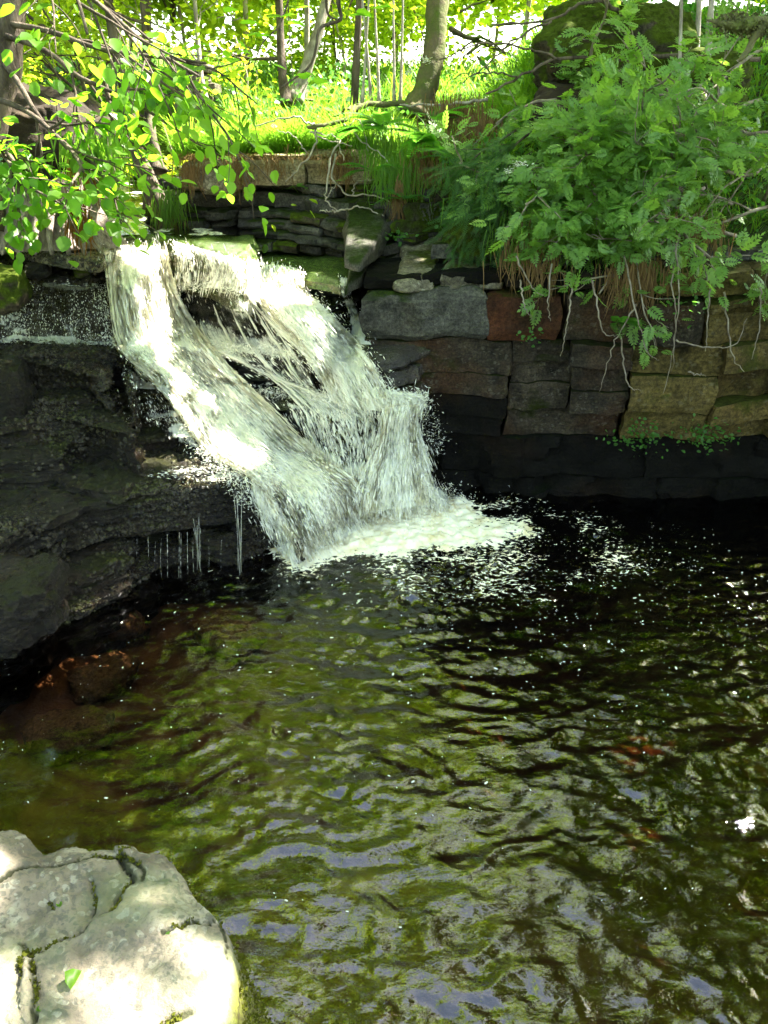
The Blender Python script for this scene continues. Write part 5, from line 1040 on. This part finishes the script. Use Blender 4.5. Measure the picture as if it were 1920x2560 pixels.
rowan('rowan with feathery leaves spreading over the upper right bank', [(W(1900, 250, 5.5), W(1500, 280, 5.0), 1.2), (W(1850, 150, 5.7), W(1450, 150, 5.3), 1.3), (W(1950, 330, 5.3), W(1650, 420, 4.8), 1.0), (W(1980, 100, 5.6), W(1750, 260, 5.2), .9), (W(1700, 330, 5.6), W(1350, 330, 5.2), 1.1), (W(1800, 120, 6.), W(1600, 60, 5.6), .9)])
rowan('rowan in the middle of the right bank, leaves lapping over the spruce bough', [(W(1720, 430, 5.3), W(1390, 400, 4.8), .9), (W(1680, 480, 5.2), W(1380, 500, 4.7), .85), (W(1790, 390, 5.3), W(1500, 450, 4.7), .9), (W(1640, 540, 5.1), W(1420, 590, 4.6), .7), (W(1830, 510, 5.1), W(1600, 540, 4.6), .8), (W(1600, 400, 5.3), W(1350, 320, 5.0), .8)])
rowan('rowan whose bare-tipped twigs dangle over the face of the shaded wall', [(W(1900, 420, 5.1), W(1600, 600, 4.45), 1.1), (W(1800, 500, 5.0), W(1480, 630, 4.5), 1.0), (W(1980, 500, 4.9), W(1780, 650, 4.4), .95), (W(1960, 580, 4.8), W(1860, 660, 4.4), .5), (W(1740, 480, 5.0), W(1500, 560, 4.6), .6), (W(1990, 350, 5.1), W(1820, 450, 4.7), .7)], per=1)
sb = []
for px, py in ((1330, 230), (1420, 160), (1480, 300), (1580, 190), (1650, 330), (1760, 220), (1850, 320), (1900, 180), (1380, 380), (1520, 420), (1700, 450), (1850, 480), (1300, 500), (1440, 540), (1600, 560), (1780, 570), (1260, 440)):
    Y_ = 5.9 - .0022 * (py - 150); a = W(px + 60, py + 20, Y_); sb.append((a, a + np.array([-.5 + rng.normal(0, .3), -.45, .15 + rng.normal(0, .2)]), rng.uniform(.4, .6)))
rowan('low rowan suckers crowding the whole right bank with leaves', sb, per=2, lev=1, sz=.10)
# bare hanging twigs in front of the wall
tw = thing('hanging_twigs', 'bare grey twigs hanging down across the blocks of the shaded wall', 'twigs', W(1600, 620, 4.6))
HT = [[(1700, 560, 4.8), (1680, 700, 4.5), (1690, 790, 4.45), (1680, 930, 4.45)], [(1690, 620, 4.6), (1700, 740, 4.45), (1688, 840, 4.43), (1660, 985, 4.42)], [(1560, 640, 4.6), (1590, 780, 4.45), (1620, 880, 4.42), (1650, 900, 4.42)], [(1590, 760, 4.5), (1530, 870, 4.45), (1500, 980, 4.43)], [(1780, 640, 4.6), (1770, 780, 4.45), (1765, 880, 4.42)], [(1430, 720, 4.5), (1420, 800, 4.45), (1402, 890, 4.43)], [(1550, 840, 4.45), (1570, 960, 4.43), (1600, 975, 4.42)],
      [(1810, 730, 4.5), (1830, 880, 4.42), (1860, 930, 4.4)], [(1690, 850, 4.45), (1760, 868, 4.42), (1840, 860, 4.42), (1865, 800, 4.42)], [(1720, 930, 4.43), (1765, 940, 4.42)], [(1480, 700, 4.5), (1510, 830, 4.44), (1560, 835, 4.44)], [(1900, 700, 4.5), (1900, 800, 4.43), (1880, 900, 4.42)], [(1300, 700, 4.55), (1310, 760, 4.5), (1330, 800, 4.5)], [(1380, 660, 4.6), (1370, 760, 4.5), (1375, 800, 4.5)], [(1290, 640, 4.6), (1330, 720, 4.55), (1360, 740, 4.5)]]
for l in HT:
    b = Bag(); p = curve(P3(l), 20); p[1:] += rng.normal(0, .004, p[1:].shape); tube(b, p, np.linspace(.006, .0018, 20), 5); b.build('twig', M['twig'], tw)
# spruce bough
sp = thing('spruce_bough', 'soft feathery spruce bough hanging left of the rowans', 'bough', W(1330, 400, 5.3)); out, tips = [], []
for a, b_, ln in ((W(1330, 330, 5.3), W(1190, 430, 4.95), .45), (W(1330, 380, 5.3), W(1160, 500, 4.9), .5), (W(1340, 430, 5.2), W(1230, 560, 4.9), .45), (W(1300, 320, 5.4), W(1150, 400, 5.1), .45), (W(1330, 450, 5.2), W(1130, 540, 4.95), .5)): grow(a, b_ - a, ln, .008, 1, out, tips, .35, .3, 8, .5, .7)
put_branches(out, sp, M['bark'], maxpart=8); leaves_on(tips, SPR, SPRF, M['spruce'], sp, 5, .12, 0, jit=.03, jd=.5, ju=.6, mass_name='needles')
# ferns
FR = ((905, 330, 6.1, .26, 9, 'fern between the dead branch and the right bank'), (960, 320, 6.1, .26, 8, 'fern right behind the dead branch end'), (930, 430, 5.95, .2, 7, 'small fern below the dead branch on the mossy corner'), (1080, 360, 5.9, .3, 9, 'large bright fern left of the spruce bough'), (1130, 400, 5.7, .26, 8, 'fern touching the left tip of the spruce bough'), (1010, 500, 5.7, .18, 6, 'low fern above the row of pale boulders'), (1540, 810, 4.62, .20, 7, 'deep green fern growing out of the shaded wall'), (450, 470, 6.4, .14, 6, 'tiny fern by the alder roots'), (1400, 520, 4.9, .2, 7, 'fern under the rowan leaves on the right bank'), (1090, 300, 6.2, .25, 7, 'fern high on the bank in front of the mossy trunk'), (745, 468, 6.25, .08, 4, 'tiny bright fern on the ledge under the slab'))
for cx, cy, Y, s, n_, lab in FR:
    c = W(cx, cy, Y); root = thing('fern', lab, 'fern', c); a = rng.uniform(3.6, 5.9, n_) if cy > 700 else rng.uniform(0, 6.28, n_); d = unit(np.stack([np.cos(a), np.sin(a), rng.uniform(.2, .9, n_)], -1)); rot = frames(d, np.array([0, 0, 1.]) + 0 * d)
    objs_from('frond', FRN, FRNF, M['fern'], np.repeat(c[None], n_, 0), rot, rng.uniform(.8, 1.2, n_) * s, root, 2)
# elder blossoms
for i, (cx, cy, Y, lab) in enumerate(((1028, 150, 6.6, 'upper cream flower head left of the mossy trunk'), (1022, 180, 6.6, 'lower cream flower head left of the mossy trunk'), (1065, 150, 6.5, 'cream flower head beside the mossy trunk'), (1300, 410, 4.9, 'cream flower head by the spruce bough'), (1270, 430, 4.9, 'small cream flower head over the spruce bough'))):
    n = 60; c = W(cx, cy, Y); q = rng.normal(0, 1, (n, 3)) * [.022, .018, .012]; b = Bag(); mass(b, oct_v, oct_f, q, leafrot(n, (1, 0, 0)), np.full(n, .005)); o = b.build('flower_head', M['flower']); o.location = [float(v_) for v_ in c]; tag(o, lab, 'flower')
# mossy bough poking in at the top right
b = Bag(); tube(b, curve(P3([(2100, 90, 3.6), (1980, 80, 3.5), (1900, 60, 3.45), (1830, 62, 3.4), (1770, 50, 3.4)]), 90), np.linspace(.035, .008, 90), 16, .9); tube(b, curve(P3([(1905, 62, 3.45), (1880, 110, 3.42), (1850, 150, 3.4)]), 50), np.linspace(.024, .010, 50), 14, .9)
n = 1500; u = rng.random(n); q = np.array([W(2000 - 200 * a_, 80 - 20 * a_, 3.5 - .1 * a_) for a_ in u]) + rng.normal(0, .018, (n, 3)); mass(b, TINY, TINYF, q, leafrot(n, (0, 0, 1), (0, -1, 0), 1, 1), rng.uniform(.008, .02, n))
tag(b.build('mossy_branch', M['barkmoss']), 'blurred mossy bough poking in at the top right corner', 'branch')
# bare arching branches crossing the upper right
ar = thing('bare_branch', 'dark leafless branch arching down left across the upper right bank', 'branch', W(1700, 60, 5.6))
for l, r_ in (([(1900, 150, 5.9), (1700, 140, 5.7), (1560, 148, 5.6), (1400, 150, 5.5), (1300, 190, 5.4), (1220, 235, 5.4)], .016), ([(1570, 45, 5.7), (1510, 5, 5.6), (1440, 15, 5.6), (1380, 50, 5.5), (1240, 60, 5.4)], .014), ([(1400, 150, 5.5), (1320, 120, 5.4), (1200, 110, 5.3), (1100, 150, 5.3)], .008), ([(1380, 50, 5.5), (1300, 90, 5.4), (1220, 160, 5.3), (1150, 210, 5.3)], .008), ([(1300, 190, 5.4), (1200, 180, 5.3), (1120, 200, 5.3)], .006)):
    b = Bag(); tube(b, curve(P3(l), 20) + rng.normal(0, .006, (20, 3)), np.linspace(r_, r_ * .4, 20), 6, .1); b.build('limb', M['bark'], ar)
# hanging twig with leaves in the top centre
tg = thing('overhanging_branch', 'dark forked branch hanging into the top centre with a few broad leaves', 'branch', W(845, -20, 5.2))
for l, r_ in (([(835, -60, 5.2), (848, 20, 5.2), (850, 50, 5.2), (800, 70, 5.15), (790, 120, 5.1), (770, 170, 5.1), (700, 220, 5.0)], .014), ([(815, -20, 5.2), (820, 35, 5.2), (848, 52, 5.2)], .01), ([(730, -30, 5.2), (700, 60, 5.1), (655, 110, 5.), (630, 180, 5.)], .006), ([(720, 10, 5.2), (728, 150, 5.2), (740, 240, 5.2)], .004)):
    b = Bag(); tube(b, curve(P3(l), 20), np.linspace(r_, r_ * .4, 20), 6, .1); b.build('limb', M['bark'], tg)
q = np.array(P3([(755, 180, 5.1), (760, 200, 5.1), (790, 208, 5.1), (640, 160, 5.), (700, 45, 5.1), (740, 20, 5.2), (620, 90, 5.), (600, 60, 5.), (660, 40, 5.), (720, 60, 5.1), (890, 30, 5.1), (930, 20, 5.1), (870, 40, 5.1), (960, 10, 5.1), (640, 90, 5.), (560, 30, 5), (590, 100, 5), (680, 158, 5)])); n = len(q)
objs_from('leaf', OV, OVF, M['hazel'], q, leafrot(n, (1, -.3, 0), (0, 0, 1), .4, .2), rng.uniform(.08, .12, n), tg)

# ------------------------------------------------------------------ woodland beyond and overhead
def crown_tree(label, x, y, h, rad, cz, nleaf, sz, group, mat='canopy', tr=.035, nc=60, squash=.7, lean=(0, 0)):
    z0 = float(H(np.array([x]), np.array([y]))[0]); root = thing('woodland_tree', label, 'tree', (x, y, z0 - .05), group)
    top = np.array([x + lean[0], y + lean[1], z0 + cz]); pts = [np.array([x, y, z0 - .1]), np.array([x + .3 * lean[0] + .1, y + .3 * lean[1], z0 + cz * .4]), top]; trunk(root, pts, tr, tr * .5, M['palebark' if y > 9 else 'bark'], n=9, m=16)  # far trunks take pale bark to imitate a glow in the glare
    u = unit(rng.normal(size=(nc, 3))) * (rng.random((nc, 1)) ** .45); cc = top + u * [rad, rad, rad * squash]; k = rng.integers(0, nc, nleaf)
    out = []
    for i in range(8): out.append((curve([top - [0, 0, rad * .5], (top + cc[i]) / 2 + [0, 0, .2], cc[i]], 10), np.linspace(tr * .35, .02, 10), 1))
    put_branches(out, root, M['bark'], carve=True)
    q = cc[k] + rng.normal(0, rad * .13, (nleaf, 3)) * [1, 1, .55]; q = q[shaded(q)]; nleaf = len(q); b = Bag(); mass(b, TINY, TINYF, q, leafrot(nleaf, (1, 0, -.2), (0, 0, 1), 1.2, .6), rng.uniform(.7, 1.3, nleaf) * sz)
    b.build('crown', M[mat], root)
CT_ = [
 ('leaf curtain hanging in the glare at the top centre', -.9, 9.4, 1.2, 2.6, 6500, .08), ('leaf curtain in the glare right of centre', 1.6, 10.6, 1.4, 2.9, 7000, .09), ('leafy young tree over the stream behind the alders', -2.9, 8.8, 1.2, 2.2, 8000, .08), ('young tree filling the gap left of the birches', -1.9, 11.8, 1.3, 2.4, 7000, .10),
 ('bushy tree beyond the stream at the far left', -4.6, 9.5, 1.9, 1.7, 9000, .12), ('tree behind the forked alder', -2.9, 12.5, 1.9, 2.0, 9000, .13), ('young tree seen left of the stone pillar', -4.2, 14.5, 2.2, 2.4, 8000, .16),
 ('low leafy tree in the glare behind the pale birch', -1.0, 16, 2.0, 1.9, 6000, .17), ('tree in the glare right of the pale birch', 1.8, 15, 2.3, 2.2, 7000, .17), ('leafy tree behind the mossy oak trunk', 3.2, 11.5, 1.9, 2.2, 9000, .14), ('tree at the far right beyond the moss mound', 6.0, 10.5, 2.4, 1.8, 9000, .14),
]
for lab, x, y, rad, cz, nl, sz in CT_: crown_tree(lab, x, y, 0, rad, cz, nl, sz, 'woodland trees beyond the fall')
# tall crowns overhead (seen in the pool's reflections, and casting the shade)
BUSH = [('added bush on the left bank beside the ledge, darkening the pool reflection', -3.9, 4.7, 1.1, 1.1), ('added bush on the near left bank, darkening the pool reflection', -4.5, 3.0, 1.3, 1.2), ('low bush glowing in the sun left of the pale birch', -1.7, 10.2, .8, .7), ('low bush glowing behind the pale birch', -.6, 11.2, .9, .8), ('leafy bush in the glare between birch and oak', .6, 12.0, 1.0, .9), ('leafy bush right of the mossy oak', 2.2, 10.2, .9, 1.0), ('bush behind the stone pillar', -2.6, 10.0, .9, .9), ('bush under the left trees beyond the stream', -4.0, 9.0, 1.0, .9)]  # the two left-bank bushes are added to darken the pool's reflection
for lab, x, y, rad, cz in BUSH: crown_tree(lab, x, y, 0, rad, cz, 3200, .075, 'sunlit bushes beyond the bank', nc=40, tr=.02)
CO = [('added leafy tree closing off sky glare beyond the right bank', 4.6, 8.8, 1.7, 2.6, 15000, .12, (0, 0)), ('added dense tree behind the left earth bank, darkening the pool reflection', -3.9, 6.6, 1.5, 2.8, 13000, .10, (.2, -.2)), ('added tree leaning out between the right bank and the pool, hiding sky glare', 4.2, 6.4, 1.8, 6.2, 13000, .15, (-.8, -.2)), ('tall tree left of the stream, its crown above the picture', -4.6, 7.8, 2.2, 5.2, 6000, .16, (.9, 0)), ('tall tree over the forked alder, crown above the picture', -2.2, 7.4, 1.8, 5.6, 4500, .16, (.9, -.2)), ('tall slim tree over the grassy bank, crown above the picture', -.3, 8.0, 1.6, 6.2, 4000, .15, (.2, -.5)),  # first three trees added to keep bright sky out of the pool's reflection
      ('tall tree above the right bank, crown above the picture', 2.6, 8.0, 1.9, 4.0, 13000, .16, (.3, .2)), ('tall tree right of the pool, crown above the picture', 5.4, 6.2, 2.3, 4.6, 20000, .16, (-.6, 0)), ('tall tree high behind the mossy trunk', 3.6, 10.5, 2.4, 6.8, 4500, .18, (.2, 0)), ('tall tree far right beyond the mound', 7.5, 9.0, 2.6, 6.2, 6000, .18, (0, 0)),
      ('tall tree left of the pool behind the ledge', -5.0, 4.2, 2.4, 5.0, 13000, .16, (.8, 0)), ('tall tree right of the pool nearer the camera', 5.2, 2.4, 2.4, 5.4, 13000, .16, (-.8, .3)), ('tall tree beyond the stream, very high crown', -1.8, 11.5, 2.4, 8.6, 5000, .2, (0, 0)), ('tall tree further left beyond the stream', -6.5, 11.0, 2.8, 7.0, 6000, .2, (0, 0)),
      ('tall tree arching over the pool from the right', 4.6, 4.2, 1.9, 7.4, 15000, .16, (-1.6, .4)), ('tall tree on the near left shore', -5.6, -1.5, 2.0, 4.0, 7000, .16, (0, 0)), ('tall tree on the near right shore', 5.5, -1.5, 2.2, 5.0, 8000, .16, (0, 0)),
      ('broad tree across the meadow, left of centre', -3.0, 14.5, 3.0, 7.6, 6000, .22, (0, 0)), ('broad tree across the meadow, in the centre', .2, 15.5, 3.2, 9.4, 6500, .24, (0, 0)), ('broad tree across the meadow, set far back left', -7.5, 15.5, 3.2, 8.0, 6500, .24, (0, 0)), ('broad tree across the meadow, right of centre', 4.4, 15.5, 3.0, 9.0, 6500, .22, (0, 0)), ('very tall tree beyond the meadow', -2.8, 17.0, 3.4, 13.5, 7000, .26, (0, 0)), ('low-crowned tree at the meadow edge', -.8, 13.5, 2.2, 5.6, 5000, .18, (0, 0)),
      ('tall tree well behind the viewpoint', -1.5, -8.5, 2.6, 5.0, 7000, .18, (0, 0))]
for lab, x, y, rad, cz, nl, sz, ln in CO: crown_tree(lab, x, y, 0, rad, cz, nl, sz, 'tall trees around the pool', lean=ln, tr=.032 if y > 6 and abs(x) < 6 else .14, nc=80)

# ------------------------------------------------------------------ small things on the foreground boulder
def fgleaf(px, py, L, yaw, lab, curl=.0, upn=(0, 0, 1)):
    p = WZ(px, py, .70); z = fgz(p[0], p[1]); v = OV.copy(); v[:, 2] += curl * np.abs(v[:, 1]) + .05; v *= L
    o = mk('fallen_leaf', v, OVF, M['hazel']); o.location = (float(p[0]), float(p[1]), z + .003); o.rotation_euler = (0, 0, yaw); tag(o, lab, 'leaf')
fgleaf(178, 2480, .046, 1.45, 'curled bright green leaf lying alone on the sunlit rock face', 1.4)
fgleaf(282, 2255, .024, .3, 'small pale green leaf in the mossy crack of the boulder', .3); fgleaf(248, 2295, .020, .8, 'small green leaf on the lower side of the mossy crack', .3)
fgleaf(150, 2265, .018, 2.2, 'greyish green leaf in the hollow at the boulder centre', .2); fgleaf(90, 2520, .018, 0, 'tiny leaf by the lower left crack of the boulder', .2); fgleaf(415, 2345, .016, 0, 'yellow-green leaf scrap near the right crack of the boulder', .2)
# moss tufts in the cracks and on the wet side
mo = Bag(); cand = np.argwhere((FGC > .55) & (FGD > .02)); sel = cand[rng.choice(len(cand), 4500)]; keep = fbm(np.stack([FGX[sel[:, 0], 0] * 6, FGY[0, sel[:, 1]] * 6, sel[:, 0] * 0], -1), 3) > .05; sel = sel[keep]
q = np.stack([FGX[sel[:, 0], sel[:, 1]], FGY[sel[:, 0], sel[:, 1]], FGZ[sel[:, 0], sel[:, 1]]], 1) + rng.normal(0, .003, (len(sel), 3)); n = len(q); mass(mo, TINY, TINYF, q, leafrot(n, (0, 0, .6), (0, 0, 1), 1., 1.), rng.uniform(.004, .011, n))
cand = np.argwhere((FGD < -.005) & (FGD > -.2) & (FGZ > .0) & (FGX > -.8)); sel = cand[rng.choice(len(cand), 16000)]
q = np.stack([FGX[sel[:, 0], sel[:, 1]], FGY[sel[:, 0], sel[:, 1]], FGZ[sel[:, 0], sel[:, 1]]], 1) + rng.normal(0, .006, (len(sel), 3)); n = len(q); mass(mo, TINY, TINYF, q, leafrot(n, (.4, .1, .4), (1, 0, .5), 1., 1.), rng.uniform(.005, .013, n))
M['moss'] = leaf_mat('boulder_moss', (.05, .05, .008), (.11, .12, .012), .25, (.12, .13, .012), .8, .1)
tag(mo.build('boulder_moss', M['moss']), 'yellow-brown moss in the cracks and on the wet side of the boulder', kind='stuff')
# submerged stones
for i, (px, py, s, lab) in enumerate(((290, 1540, .17, 'amber stone under shallow water below the ledge'), (120, 1600, .15, 'amber stone under water at the left shore'), (570, 1560, .20, 'orange-lit stone under water near the ledge corner'), (250, 1670, .18, 'dim amber slab under the calm brown water'), (760, 2440, .2, 'reddish stone under water right of the boulder'), (170, 1800, .2, 'faint brown stone under water above the boulder'), (1000, 2200, .25, 'dark stone under the rippled water in the foreground'), (620, 2200, .22, 'amber stone under rippled water beside the boulder'))):
    c = WZ(px, py, -.16); V, F = boulder((0, 0, 0), (s, s * .7, .10), 14, .2, 50 + i, .4, i * 1.3); o = mk('submerged_stone', V, F, M['amber'] if 'amber' in M else M['pale']); o.location = (float(c[0]), float(c[1]), -.24 if py < 1900 else -.55); tag(o, lab, 'stone', 'stones on the pool bed')
